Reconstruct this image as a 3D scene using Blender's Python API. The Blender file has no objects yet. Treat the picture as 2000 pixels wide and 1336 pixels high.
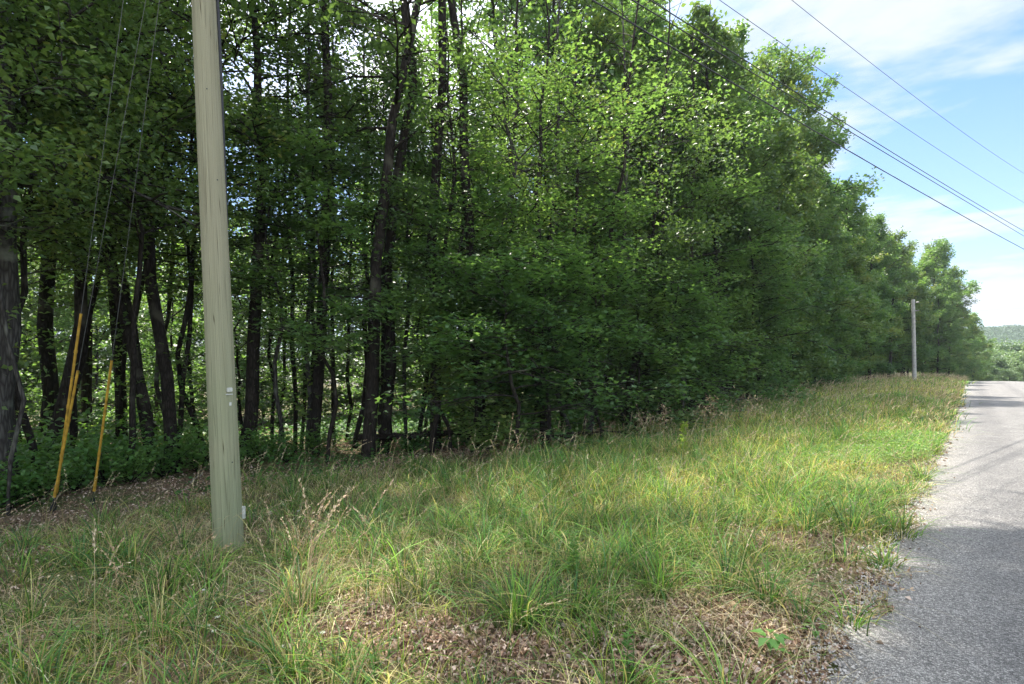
import bpy, math, random
import numpy as np
from mathutils import Vector

scene = bpy.context.scene
R = math.radians
PI = math.pi

# ------------------------------------------------------------------ camera
YAW = R(39.3)
CA, SA = math.cos(YAW), math.sin(YAW)
FPX, HORX, HORY, EYE = 1100.0, 1000.0, 715.0, 1.6
cam_d = bpy.data.cameras.new('camera')
cam_d.sensor_width = 36.0
cam_d.lens = FPX / 2000.0 * 36.0
cam_d.shift_y = (HORY - 668.0) / 2000.0
cam_d.clip_start = 0.05
cam_d.clip_end = 6000.0
cam = bpy.data.objects.new('camera', cam_d)
cam.location = (0, 0, EYE)
cam.rotation_euler = (R(90), 0, YAW)
scene.collection.objects.link(cam)
scene.camera = cam

# ------------------------------------------------------------------ light
SUN_H = (0.866, -0.499)             # horizontal heading of the light
SUN_T = 0.55                       # horizontal run per metre of drop
sun_el = math.atan(1.0 / SUN_T)
sun_az = math.atan2(-SUN_H[0], -SUN_H[1])      # compass angle of the sun from +Y towards +X
sun_d = bpy.data.lights.new('sun', 'SUN')
sun_d.energy = 5.0  # W/m2
sun_d.angle = R(0.5)
sun_d.color = (1.0, 0.93, 0.83)
sun = bpy.data.objects.new('sun', sun_d)
ld = Vector((SUN_H[0] * SUN_T, SUN_H[1] * SUN_T, -1)).normalized()
sun.rotation_euler = ld.to_track_quat('-Z', 'Y').to_euler()
sun.location = (-20, 5, 40)
scene.collection.objects.link(sun)

world = bpy.data.worlds.new("World")
scene.world = world
world.use_nodes = True
wt = world.node_tree
for n in list(wt.nodes):
    wt.nodes.remove(n)
def WN(t, **k):
    n = wt.nodes.new(t)
    for a, b in k.items():
        setattr(n, a, b)
    return n
wl = wt.links.new
w_out = WN('ShaderNodeOutputWorld')
w_bg = WN('ShaderNodeBackground')
w_bg.inputs['Strength'].default_value = 0.15
sky = WN('ShaderNodeTexSky', sky_type='NISHITA', sun_disc=False)
sky.sun_elevation = sun_el
sky.sun_rotation = sun_az
sky.air_density = 1.0
sky.dust_density = 0.6
sky.ozone_density = 1.6
tc = WN('ShaderNodeTexCoord')
sep = WN('ShaderNodeSeparateXYZ')
wl(tc.outputs['Generated'], sep.inputs[0])
def M(op, a, b=None, c=None, clamp=False):
    n = WN('ShaderNodeMath', operation=op, use_clamp=clamp)
    for i, v in enumerate((a, b, c)):
        if v is None: continue
        if isinstance(v, (int, float)): n.inputs[i].default_value = v
        else: wl(v, n.inputs[i])
    return n.outputs[0]
zc = M('MAXIMUM', sep.outputs[2], 0.0)
den = M('ADD', zc, 0.16)
u = M('DIVIDE', sep.outputs[0], den)
v = M('DIVIDE', sep.outputs[1], den)
comb = WN('ShaderNodeCombineXYZ')
wl(u, comb.inputs[0]); wl(v, comb.inputs[1])
mp = WN('ShaderNodeMapping')
mp.inputs['Rotation'].default_value = (0, 0, R(35))
mp.inputs['Scale'].default_value = (0.75, 1.25, 1)
mp.inputs['Location'].default_value = (3.35, 0.6, 0)
wl(comb.outputs[0], mp.inputs[0])
n1 = WN('ShaderNodeTexNoise'); n1.inputs['Scale'].default_value = 1.25
n1.inputs['Detail'].default_value = 9; n1.inputs['Roughness'].default_value = 0.56
n1.inputs['Distortion'].default_value = 0.35
wl(mp.outputs[0], n1.inputs['Vector'])
n2 = WN('ShaderNodeTexNoise'); n2.inputs['Scale'].default_value = 6.0
n2.inputs['Detail'].default_value = 6; n2.inputs['Roughness'].default_value = 0.6
wl(mp.outputs[0], n2.inputs['Vector'])
cl = M('ADD', n1.outputs['Fac'], M('MULTIPLY', M('SUBTRACT', n2.outputs['Fac'], 0.5), 0.3))
mr = WN('ShaderNodeMapRange', interpolation_type='SMOOTHSTEP')
mr.inputs['From Min'].default_value = 0.39
mr.inputs['From Max'].default_value = 0.62
wl(cl, mr.inputs['Value'])
cm = M('MULTIPLY', mr.outputs[0], 0.92)
# veil of thin high haze low in the sky
veil = M('MULTIPLY', M('SUBTRACT', 1.0, M('MULTIPLY', zc, 2.6), clamp=True), 0.38)
cf = M('MAXIMUM', cm, veil)
mixc = WN('ShaderNodeMix', data_type='RGBA')
wl(cf, mixc.inputs['Factor'])
skyboost = WN('ShaderNodeMix', data_type='RGBA')
skyboost.blend_type = 'MULTIPLY'; skyboost.inputs['Factor'].default_value = 1.0
wl(sky.outputs[0], skyboost.inputs[6]); skyboost.inputs[7].default_value = (0.52, 0.62, 0.74, 1)
wl(skyboost.outputs[2], mixc.inputs[6])
mixc.inputs[7].default_value = (2.75, 2.92, 3.12, 1)
# thin bright cloud lit up all round the sun, high above the picture
dotn = WN('ShaderNodeVectorMath', operation='DOT_PRODUCT')
nrm = WN('ShaderNodeVectorMath', operation='NORMALIZE'); wl(tc.outputs['Generated'], nrm.inputs[0])
wl(nrm.outputs[0], dotn.inputs[0]); dotn.inputs[1].default_value = tuple(-ld)
aur = WN('ShaderNodeMapRange', interpolation_type='SMOOTHSTEP')
aur.inputs['From Min'].default_value = 0.70; aur.inputs['From Max'].default_value = 1.0
wl(dotn.outputs['Value'], aur.inputs['Value'])
aurp = M('POWER', aur.outputs[0], 1.5)
addc = WN('ShaderNodeMix', data_type='RGBA'); addc.blend_type = 'ADD'; addc.inputs['Factor'].default_value = 1.0
sc_ = WN('ShaderNodeVectorMath', operation='SCALE'); sc_.inputs[0].default_value = (14.0, 13.3, 12.4); wl(aurp, sc_.inputs['Scale'])
# added fill light: unseen bright area of sky behind the viewer, lifts the shade
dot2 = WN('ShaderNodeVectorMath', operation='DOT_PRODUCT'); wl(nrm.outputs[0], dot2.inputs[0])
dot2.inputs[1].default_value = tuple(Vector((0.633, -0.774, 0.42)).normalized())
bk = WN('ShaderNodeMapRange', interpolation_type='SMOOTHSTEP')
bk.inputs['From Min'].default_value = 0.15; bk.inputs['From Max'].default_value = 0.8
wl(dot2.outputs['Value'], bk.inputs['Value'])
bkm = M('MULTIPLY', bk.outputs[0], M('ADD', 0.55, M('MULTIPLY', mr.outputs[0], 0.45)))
sky_fill = WN('ShaderNodeMix', data_type='RGBA'); wl(bkm, sky_fill.inputs['Factor'])
wl(mixc.outputs[2], sky_fill.inputs[6]); sky_fill.inputs[7].default_value = (5.3, 5.9, 6.7, 1)
wl(sky_fill.outputs[2], addc.inputs[6]); wl(sc_.outputs[0], addc.inputs[7])
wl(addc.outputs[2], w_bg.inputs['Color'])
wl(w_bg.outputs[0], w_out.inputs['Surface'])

scene.view_settings.view_transform = 'Standard'
scene.view_settings.look = 'None'
scene.view_settings.exposure = 1.27
scene.view_settings.gamma = 1.0
scene.render.film_transparent = False
try:
    scene.cycles.max_bounces = 8
    scene.cycles.diffuse_bounces = 4
    scene.cycles.glossy_bounces = 2
    scene.cycles.transmission_bounces = 6
    scene.cycles.use_denoising = True
except Exception:
    pass

# ------------------------------------------------------------------ helpers
COL = scene.collection
def tag(o, label=None, cat=None, group=None, kind=None):
    if label: o['label'] = label
    if cat: o['category'] = cat
    if group: o['group'] = group
    if kind: o['kind'] = kind
    return o
def empty(name, loc=(0, 0, 0), rz=0.0):
    o = bpy.data.objects.new(name, None)
    o.empty_display_size = 0.2
    o.location = loc; o.rotation_euler = (0, 0, rz)
    COL.objects.link(o)
    return o
def np_mesh(name, V, F, mat=None, smooth=False, attrs=None, colors=None):
    """V (n,3); F: list of (m,k) int arrays; attrs: {name: per-vertex float}; colors: (n,3) per vertex"""
    me = bpy.data.meshes.new(name)
    V = np.asarray(V, dtype=np.float32)
    me.vertices.add(len(V)); me.vertices.foreach_set('co', V.ravel())
    if not isinstance(F, list): F = [F]
    F = [np.asarray(f, dtype=np.int32) for f in F if len(f)]
    idx = np.concatenate([f.ravel() for f in F])
    cnt = np.concatenate([np.full(len(f), f.shape[1], dtype=np.int32) for f in F])
    st = np.zeros(len(cnt), dtype=np.int32); st[1:] = np.cumsum(cnt)[:-1]
    me.loops.add(len(idx)); me.loops.foreach_set('vertex_index', idx)
    me.polygons.add(len(cnt)); me.polygons.foreach_set('loop_start', st)
    try: me.polygons.foreach_set('loop_total', cnt)
    except Exception: pass
    if smooth: me.polygons.foreach_set('use_smooth', np.ones(len(cnt), dtype=bool))
    me.update(calc_edges=True)
    if attrs:
        for k, a in attrs.items():
            at = me.attributes.new(k, 'FLOAT', 'POINT')
            at.data.foreach_set('value', np.asarray(a, dtype=np.float32))
    if colors is not None:
        at = me.attributes.new('col', 'FLOAT_COLOR', 'POINT')
        c4 = np.ones((len(V), 4), dtype=np.float32); c4[:, :3] = colors
        at.data.foreach_set('color', c4.ravel())
    if mat: me.materials.append(mat)
    return me
def link(name, me, parent=None, loc=None):
    o = bpy.data.objects.new(name, me)
    if parent is not None: o.parent = parent
    if loc is not None: o.location = loc
    COL.objects.link(o)
    return o

def tubes(paths, sides=6):
    """paths: list of (pts (k,3), radii (k,)) -> V, F quads (open tubes with cap tip)"""
    Vs, Fs, base = [], [], 0
    for pts, rad, *s in paths:
        sd = s[0] if s else sides
        pts = np.asarray(pts, float); rad = np.asarray(rad, float)
        k = len(pts)
        t = np.gradient(pts, axis=0)
        t /= np.linalg.norm(t, axis=1)[:, None] + 1e-9
        ref = np.array([0.0, 0, 1.0]) if abs(t[0, 2]) < 0.8 else np.array([1.0, 0, 0])
        a = np.cross(t, ref); a /= np.linalg.norm(a, axis=1)[:, None] + 1e-9
        b = np.cross(t, a)
        th = np.linspace(0, 2 * PI, sd, endpoint=False)
        ring = pts[:, None, :] + rad[:, None, None] * (np.cos(th)[None, :, None] * a[:, None, :] + np.sin(th)[None, :, None] * b[:, None, :])
        Vs.append(ring.reshape(-1, 3))
        i = np.arange(k - 1)[:, None] * sd; j = np.arange(sd)[None, :]; jn = (j + 1) % sd
        q = np.stack([i + j, i + jn, i + sd + jn, i + sd + j], -1).reshape(-1, 4) + base
        Fs.append(q)
        base += k * sd
    return np.concatenate(Vs), np.concatenate(Fs)

ORD = ['first', 'second', 'third', 'fourth', 'fifth', 'sixth', 'seventh', 'eighth', 'ninth', 'tenth', 'eleventh', 'twelfth', 'thirteenth', 'fourteenth', 'fifteenth', 'sixteenth', 'seventeenth', 'eighteenth', 'nineteenth', 'twentieth'] + ['twenty-' + w for w in ('first', 'second', 'third', 'fourth', 'fifth', 'sixth', 'seventh', 'eighth', 'ninth')]
# ------------------------------------------------------------------ terrain shape
def sm(a, b, x):
    t = np.clip((x - a) / (b - a), 0, 1); return t * t * (3 - 2 * t)
def fall(y):
    y = np.asarray(y, float)
    return -np.where(y > 74, 0.0016 * (np.clip(y, 74, 200) - 74) ** 2 * 1.0, 0) - np.where(y > 200, 0.30 * (np.clip(y, 200, 230) - 200), 0)
def zg(x, y):
    x = np.asarray(x, float); y = np.asarray(y, float)
    d = np.clip(-0.55 - x, 0, None)
    s = 0.05 - 0.036 * sm(12, 34, y)
    z = -s * np.minimum(d, 11) - 0.05 * np.clip(d - 11, 0, 60)
    z = z + 0.28 * sm(16, 45, y) * sm(0.3, 2.5, d) * (1 - sm(7, 12, d))
    z = z - 0.03 * np.clip(x - 5.2, 0, 60)
    bump = 0.035 * (np.sin(x * 1.7 + y * 0.6) + np.sin(y * 1.3 - x * 0.8 + 1.0)) * sm(0.1, 1.2, d)
    return z + bump + fall(y) - 0.02
def zg1(x, y): return float(zg(x, y))
def at(px, Z):
    """world x, y of image column px at depth Z (metres along the view)"""
    X = (px - HORX) / FPX * Z
    return X * CA - Z * SA, X * SA + Z * CA
def ground_at(px, py):
    z = 0.0
    for _ in range(12):
        Z = FPX * (EYE - z) / (py - HORY)
        x, y = at(px, Z)
        z = zg1(x, y)
    return x, y, z
def cam_xz(x, y):
    return x * CA + y * SA, -x * SA + y * CA
def to_px(x, y, z):
    X, Z = cam_xz(x, y)
    Zs = np.maximum(Z, 0.05)
    return HORX + FPX * X / Zs, HORY - FPX * (z - EYE) / Zs, Z

# ------------------------------------------------------------------ materials
def new_mat(name):
    m = bpy.data.materials.new(name); m.use_nodes = True
    nt = m.node_tree
    for n in list(nt.nodes): nt.nodes.remove(n)
    return m, nt
def nd(nt, t, ins=None, **k):
    n = nt.nodes.new(t)
    for a, b in k.items(): setattr(n, a, b)
    for a, b in (ins or {}).items():
        if hasattr(b, 'is_linked') or isinstance(b, bpy.types.NodeSocket): nt.links.new(b, n.inputs[a])
        else: n.inputs[a].default_value = b
    return n
def ramp(nt, fac, stops, interp='LINEAR'):
    n = nt.nodes.new('ShaderNodeValToRGB'); cr = n.color_ramp; cr.interpolation = interp
    while len(cr.elements) > 1: cr.elements.remove(cr.elements[-1])
    cr.elements[0].position = stops[0][0]; cr.elements[0].color = (*stops[0][1], 1)
    for p, c in stops[1:]:
        e = cr.elements.new(p); e.color = (*c, 1)
    nt.links.new(fac, n.inputs[0])
    return n.outputs[0]
def principled(nt, color, rough=0.8, spec=0.3, bump=None, bstr=0.3, bdist=0.02):
    out = nd(nt, 'ShaderNodeOutputMaterial')
    p = nd(nt, 'ShaderNodeBsdfPrincipled', {'Roughness': rough, 'Specular IOR Level': spec})
    if isinstance(color, tuple): p.inputs['Base Color'].default_value = (*color, 1)
    else: nt.links.new(color, p.inputs['Base Color'])
    if bump is not None:
        b = nd(nt, 'ShaderNodeBump', {'Height': bump, 'Strength': bstr, 'Distance': bdist})
        nt.links.new(b.outputs[0], p.inputs['Normal'])
    nt.links.new(p.outputs[0], out.inputs[0])
    return p

def leaf_mat(name, stops, trans=(0.16, 0.30, 0.03), tmix=0.42, rough=0.42):
    m, nt = new_mat(name)
    at_ = nd(nt, 'ShaderNodeAttribute', attribute_name='tint')
    oi = nd(nt, 'ShaderNodeObjectInfo')
    off = nd(nt, 'ShaderNodeMath', {0: oi.outputs['Random'], 1: -0.5}, operation='ADD')
    off2 = nd(nt, 'ShaderNodeMath', {0: off.outputs[0], 1: 0.5, 2: at_.outputs['Fac']}, operation='MULTIPLY_ADD')
    col = ramp(nt, off2.outputs[0], stops)
    p = nd(nt, 'ShaderNodeBsdfPrincipled', {'Roughness': rough, 'Specular IOR Level': 0.5})
    nt.links.new(col, p.inputs['Base Color'])
    tcol = nd(nt, 'ShaderNodeMix', {0: 0.55}, data_type='RGBA')
    mult = nd(nt, 'ShaderNodeMix', {0: 1.0}, data_type='RGBA', blend_type='MULTIPLY')
    nt.links.new(col, mult.inputs[6]); mult.inputs[7].default_value = (2.3, 2.3, 1.1, 1)
    nt.links.new(mult.outputs[2], tcol.inputs[6]); tcol.inputs[7].default_value = (*trans, 1)
    tr = nd(nt, 'ShaderNodeBsdfTranslucent')
    nt.links.new(tcol.outputs[2], tr.inputs['Color'])
    mx = nd(nt, 'ShaderNodeMixShader', {0: tmix})
    nt.links.new(p.outputs[0], mx.inputs[1]); nt.links.new(tr.outputs[0], mx.inputs[2])
    out = nd(nt, 'ShaderNodeOutputMaterial')
    nt.links.new(mx.outputs[0], out.inputs[0])
    return m
LEAF_OAK = leaf_mat('leaf_oak', [(0.0, (0.058, 0.108, 0.040)), (0.4, (0.095, 0.165, 0.052)), (0.75, (0.14, 0.21, 0.062)), (0.96, (0.16, 0.22, 0.06)), (1.0, (0.21, 0.24, 0.06))], trans=(0.15, 0.25, 0.045), tmix=0.42)
LEAF_MAPLE = leaf_mat('leaf_maple', [(0.0, (0.056, 0.115, 0.050)), (0.45, (0.09, 0.172, 0.062)), (0.8, (0.13, 0.22, 0.072)), (1.0, (0.16, 0.25, 0.08))], trans=(0.20, 0.36, 0.06), tmix=0.45)
LEAF_SHRUB = leaf_mat('leaf_shrub', [(0.0, (0.05, 0.13, 0.04)), (0.5, (0.09, 0.20, 0.055)), (1.0, (0.17, 0.29, 0.08))], trans=(0.24, 0.42, 0.06))
LEAF_FAR = leaf_mat('leaf_far', [(0.0, (0.07, 0.13, 0.055)), (0.5, (0.10, 0.18, 0.07)), (1.0, (0.17, 0.25, 0.09))], trans=(0.22, 0.32, 0.08), tmix=0.25)

def bark_mat(name, dark, light, scale=6.0):
    m, nt = new_mat(name)
    tcn = nd(nt, 'ShaderNodeTexCoord')
    mpn = nd(nt, 'ShaderNodeMapping', {'Vector': tcn.outputs['Object'], 'Scale': (1, 1, 0.16)})
    vo = nd(nt, 'ShaderNodeTexVoronoi', {'Vector': mpn.outputs[0], 'Scale': scale * 4.5}, feature='DISTANCE_TO_EDGE')
    no = nd(nt, 'ShaderNodeTexNoise', {'Vector': mpn.outputs[0], 'Scale': scale * 3, 'Detail': 6.0})
    n3 = nd(nt, 'ShaderNodeTexNoise', {'Vector': tcn.outputs['Object'], 'Scale': 2.2, 'Detail': 5.0})
    ad = nd(nt, 'ShaderNodeMath', {0: vo.outputs[0], 1: no.outputs[0]}, operation='MULTIPLY')
    c1 = ramp(nt, ad.outputs[0], [(0.0, dark), (0.12, tuple((a + b) / 2 for a, b in zip(dark, light))), (0.3, light)])
    lich = ramp(nt, n3.outputs[0], [(0.55, (0, 0, 0)), (0.68, (1, 1, 1))])
    mx = nd(nt, 'ShaderNodeMix', {0: lich}, data_type='RGBA')
    nt.links.new(c1, mx.inputs[6]); mx.inputs[7].default_value = (light[0] * 1.35, light[1] * 1.5, light[2] * 1.35, 1)
    principled(nt, mx.outputs[2], 0.92, 0.15, ad.outputs[0], 0.9, 0.03)
    return m
BARK = bark_mat('bark_dark', (0.014, 0.011, 0.009), (0.055, 0.046, 0.038))
BARK_GREY = bark_mat('bark_grey', (0.028, 0.025, 0.022), (0.12, 0.112, 0.10), 5.0)
BARK_PALE = bark_mat('dead_wood', (0.10, 0.08, 0.06), (0.30, 0.26, 0.22), 7.0)

def vcol_mat(name, rough=0.6, tmix=0.3, tgain=(1.5, 1.5, 0.9), spec=0.25):
    m, nt = new_mat(name)
    at_ = nd(nt, 'ShaderNodeAttribute', attribute_name='col')
    p = nd(nt, 'ShaderNodeBsdfPrincipled', {'Roughness': rough, 'Specular IOR Level': spec})
    nt.links.new(at_.outputs['Color'], p.inputs['Base Color'])
    tr = nd(nt, 'ShaderNodeBsdfTranslucent')
    mu = nd(nt, 'ShaderNodeMix', {0: 1.0}, data_type='RGBA', blend_type='MULTIPLY')
    nt.links.new(at_.outputs['Color'], mu.inputs[6]); mu.inputs[7].default_value = (*tgain, 1)
    nt.links.new(mu.outputs[2], tr.inputs['Color'])
    mx = nd(nt, 'ShaderNodeMixShader', {0: tmix})
    nt.links.new(p.outputs[0], mx.inputs[1]); nt.links.new(tr.outputs[0], mx.inputs[2])
    out = nd(nt, 'ShaderNodeOutputMaterial'); nt.links.new(mx.outputs[0], out.inputs[0])
    return m
GRASS = vcol_mat('grass_blades', 0.5, 0.4)
LITTER = vcol_mat('dead_leaves', 0.8, 0.15, (1.1, 1.0, 0.8), 0.15)

# soil / ground
GROUND, nt = new_mat('ground_soil')
geo = nd(nt, 'ShaderNodeNewGeometry')
g1 = nd(nt, 'ShaderNodeTexNoise', {'Vector': geo.outputs['Position'], 'Scale': 1.1, 'Detail': 6.0})
g2 = nd(nt, 'ShaderNodeTexNoise', {'Vector': geo.outputs['Position'], 'Scale': 38.0, 'Detail': 5.0, 'Roughness': 0.7})
gv = nd(nt, 'ShaderNodeTexVoronoi', {'Vector': geo.outputs['Position'], 'Scale': 45.0})
gc1 = ramp(nt, g2.outputs[0], [(0.3, (0.07, 0.05, 0.032)), (0.5, (0.16, 0.115, 0.075)), (0.7, (0.27, 0.20, 0.14))])
gc2 = ramp(nt, g2.outputs[0], [(0.3, (0.045, 0.055, 0.02)), (0.6, (0.10, 0.13, 0.045)), (0.8, (0.17, 0.18, 0.08))])
gm = nd(nt, 'ShaderNodeMix', {0: ramp(nt, g1.outputs[0], [(0.42, (0, 0, 0)), (0.6, (1, 1, 1))])}, data_type='RGBA')
nt.links.new(gc1, gm.inputs[6]); nt.links.new(gc2, gm.inputs[7])
principled(nt, gm.outputs[2], 0.95, 0.1, gv.outputs[0], 0.6, 0.02)

# asphalt: old coarse chip seal, pale worn edge
ASPH, nt = new_mat('road_asphalt')
geo = nd(nt, 'ShaderNodeNewGeometry')
av = nd(nt, 'ShaderNodeTexVoronoi', {'Vector': geo.outputs['Position'], 'Scale': 100.0, 'Randomness': 1.0})
av2 = nd(nt, 'ShaderNodeTexVoronoi', {'Vector': geo.outputs['Position'], 'Scale': 100.0}, feature='DISTANCE_TO_EDGE')
an = nd(nt, 'ShaderNodeTexNoise', {'Vector': geo.outputs['Position'], 'Scale': 1.3, 'Detail': 7.0, 'Roughness': 0.62})
an2 = nd(nt, 'ShaderNodeTexNoise', {'Vector': geo.outputs['Position'], 'Scale': 130.0, 'Detail': 2.0})
sepc = nd(nt, 'ShaderNodeSeparateColor', {'Color': av.outputs['Color']})
chip = ramp(nt, sepc.outputs[0], [(0.0, (0.13, 0.128, 0.125)), (0.35, (0.215, 0.212, 0.206)), (0.7, (0.30, 0.295, 0.285)), (1.0, (0.45, 0.44, 0.42))])
edge_d = ramp(nt, av2.outputs[0], [(0.0, (0.35, 0.35, 0.35)), (0.16, (1, 1, 1))])
m1 = nd(nt, 'ShaderNodeMix', {0: 1.0}, data_type='RGBA', blend_type='MULTIPLY')
nt.links.new(chip, m1.inputs[6]); nt.links.new(edge_d, m1.inputs[7])
big = ramp(nt, an.outputs[0], [(0.3, (0.82, 0.82, 0.83)), (0.7, (1.16, 1.15, 1.13))])
m2a = nd(nt, 'ShaderNodeMix', {0: 1.0}, data_type='RGBA', blend_type='MULTIPLY')
nt.links.new(m1.outputs[2], m2a.inputs[6]); nt.links.new(big, m2a.inputs[7])
# worn wheel paths and a few sealed cracks, at their place across the road
sxw = nd(nt, 'ShaderNodeSeparateXYZ', {0: geo.outputs['Position']})
wv = nd(nt, 'ShaderNodeMath', {0: nd(nt, 'ShaderNodeMath', {0: sxw.outputs[0], 1: 3.6, 2: 0.2}, operation='MULTIPLY_ADD').outputs[0]}, operation='SINE')
wcol = ramp(nt, nd(nt, 'ShaderNodeMapRange', {'Value': wv.outputs[0], 'From Min': -1.0, 'From Max': 1.0}).outputs[0], [(0.0, (1.0, 1.0, 1.0)), (0.6, (1.02, 1.02, 1.02)), (1.0, (0.86, 0.86, 0.87))])
ckm = nd(nt, 'ShaderNodeMapping', {'Vector': geo.outputs['Position'], 'Scale': (0.55, 0.22, 1.0)})
ckn = nd(nt, 'ShaderNodeTexNoise', {'Vector': geo.outputs['Position'], 'Scale': 3.0, 'Detail': 4.0})
ckv = nd(nt, 'ShaderNodeVectorMath', {0: ckm.outputs[0], 1: ckn.outputs['Color']}, operation='ADD')
ckd = nd(nt, 'ShaderNodeTexVoronoi', {'Vector': ckv.outputs[0], 'Scale': 0.8}, feature='DISTANCE_TO_EDGE')
ckc = ramp(nt, ckd.outputs[0], [(0.0, (0.5, 0.5, 0.5)), (0.006, (1, 1, 1))])
m2b = nd(nt, 'ShaderNodeMix', {0: 1.0}, data_type='RGBA', blend_type='MULTIPLY')
nt.links.new(m2a.outputs[2], m2b.inputs[6]); nt.links.new(wcol, m2b.inputs[7])
m2 = nd(nt, 'ShaderNodeMix', {0: 1.0}, data_type='RGBA', blend_type='MULTIPLY')
nt.links.new(m2b.outputs[2], m2.inputs[6]); nt.links.new(ckc, m2.inputs[7])
# worn pale strip along the verge (real x position on the road)
sx = nd(nt, 'ShaderNodeSeparateXYZ', {0: geo.outputs['Position']})
wig = nd(nt, 'ShaderNodeMath', {0: an.outputs[0], 1: 0.9, 2: sx.outputs[0]}, operation='MULTIPLY_ADD')
ed = ramp(nt, nd(nt, 'ShaderNodeMapRange', {'Value': wig.outputs[0], 'From Min': -0.2, 'From Max': 0.55}).outputs[0], [(0.0, (1, 1, 1)), (1.0, (0, 0, 0))])
m3 = nd(nt, 'ShaderNodeMix', {0: ed}, data_type='RGBA')
pale = nd(nt, 'ShaderNodeMix', {0: 1.0}, data_type='RGBA', blend_type='MULTIPLY')
nt.links.new(m2.outputs[2], pale.inputs[6]); pale.inputs[7].default_value = (1.5, 1.46, 1.4, 1)
nt.links.new(m2.outputs[2], m3.inputs[6]); nt.links.new(pale.outputs[2], m3.inputs[7])
hgt = nd(nt, 'ShaderNodeMath', {0: av2.outputs[0], 1: an2.outputs[0]}, operation='ADD')
principled(nt, m3.outputs[2], 0.88, 0.25, hgt.outputs[0], 0.9, 0.012)

# ------------------------------------------------------------------ terrain meshes
def axis(fine0, fine1, step, far0, far1, g=1.25):
    a = list(np.arange(fine0, fine1, step))
    s = step; p = fine1
    while p < far1: a.append(p); s *= g; p += s
    a.append(far1)
    s = step; p = fine0 - step
    while p > far0: a.insert(0, p); s *= g; p -= s
    a.insert(0, far0)
    return np.array(a)
gx = axis(-14, 1.0, 0.25, -700, 900); gy = axis(-4, 26, 0.3, -300, 1300, 1.15)
GX, GY = np.meshgrid(gx, gy)
GZ = zg(GX, GY)
GZ = np.where(GX > -0.45, np.where(GX < 5.05, GZ - 0.05, GZ), GZ)
V = np.stack([GX, GY, GZ], -1).reshape(-1, 3)
nx, ny = len(gx), len(gy)
I = (np.arange(ny - 1)[:, None] * nx + np.arange(nx - 1)[None, :]).ravel()
F = np.stack([I, I + 1, I + nx + 1, I + nx], -1)
tag(link('ground', np_mesh('ground', V, F, GROUND, True)), kind='structure')

def road_edge(y):
    return -0.55 + 0.06 * np.sin(y * 1.1) + 0.05 * np.sin(y * 2.7 + 1) + 0.035 * np.sin(y * 7.1 + 2) + 0.02 * np.sin(y * 17.0)
ry = np.concatenate([np.arange(-30, -2, 1.0), np.arange(-2, 25, 0.06), np.arange(25, 90, 0.5), np.arange(90, 200, 3.0)])
cols = np.array([0, 0.03, 0.25, 0.6, 1.3, 2.2, 3.2, 4.3, 5.3, 5.75])
rx = road_edge(ry)[:, None] + cols[None, :]
rzp = np.array([-0.06, 0.0, 0.006, 0.012, 0.025, 0.04, 0.05, 0.04, 0.01, -0.06])
rz = fall(ry)[:, None] + rzp[None, :]
V = np.stack([rx, np.repeat(ry[:, None], len(cols), 1), rz], -1).reshape(-1, 3)
nx, ny = len(cols), len(ry)
I = (np.arange(ny - 1)[:, None] * nx + np.arange(nx - 1)[None, :]).ravel()
tag(link('road', np_mesh('road', V, np.stack([I, I + 1, I + nx + 1, I + nx], -1), ASPH, True)), kind='structure')

# ------------------------------------------------------------------ where the sun gets through to the verge
rng = np.random.default_rng(7)
def blob(x, y, cx, cy, rx_, ry_, rot=0.0):
    c, s = math.cos(rot), math.sin(rot)
    dx, dy = x - cx, y - cy
    return 1 - np.hypot((dx * c + dy * s) / rx_, (-dx * s + dy * c) / ry_)
def lit_mask(gx_, gy_):
    """>0: the canopy is thin over the path of the sun to this spot of ground"""
    n = 0.30 * np.sin(gx_ * 1.9 + 0.7 * gy_) + 0.25 * np.sin(gy_ * 2.3 - gx_ + 2) + 0.2 * np.sin(gx_ * 4.1 - gy_ * 3.3)
    X, Z = cam_xz(gx_, gy_)
    Zs = np.maximum(Z, 0.5); sl = X / Zs
    near = np.where(sl > 0.62, 4.7 + 0.3 * np.sin(gy_ * 2), 5.9 - 0.6 * sl)      # nearest lit depth
    far = 11.0 + 6.0 * np.clip(sl, 0, 0.7)
    m = np.minimum(np.minimum((Z - near) * 1.1, (far - Z) * 0.8), (sl + 0.08) * 9) + n
    m = np.where(Z > 1.0, m, -1)
    near2 = np.minimum(np.minimum((Z - 2.0) * 2, (near + 0.3 - Z) * 2), np.minimum((sl + 0.42) * 8, (0.60 - sl) * 8))
    m = np.maximum(m, np.where(Z > 1.0, np.minimum(near2, 0.34 + 1.9 * n), -1))
    for p in LITS: m = np.maximum(m, blob(gx_, gy_, *p) * 2 + n * 0.5)
    return m
LITS = []
for px, py, a, b in ((1480, 1230, 0.55, 0.35), (1010, 1300, 0.5, 0.25), (600, 1300, 0.25, 0.2), (1750, 1290, 0.4, 0.22), (690, 960, 0.9, 0.5),
                     (520, 1230, 0.25, 0.2), (1240, 1130, 0.35, 0.3), (800, 960, 0.8, 0.6), (850, 1250, 0.3, 0.25),
                     (250, 985, 0.5, 0.3), (440, 945, 0.5, 0.3), (560, 955, 0.5, 0.3)):
    x, y, z = ground_at(px, py); LITS.append((x, y, a, b, 0.6))
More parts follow.
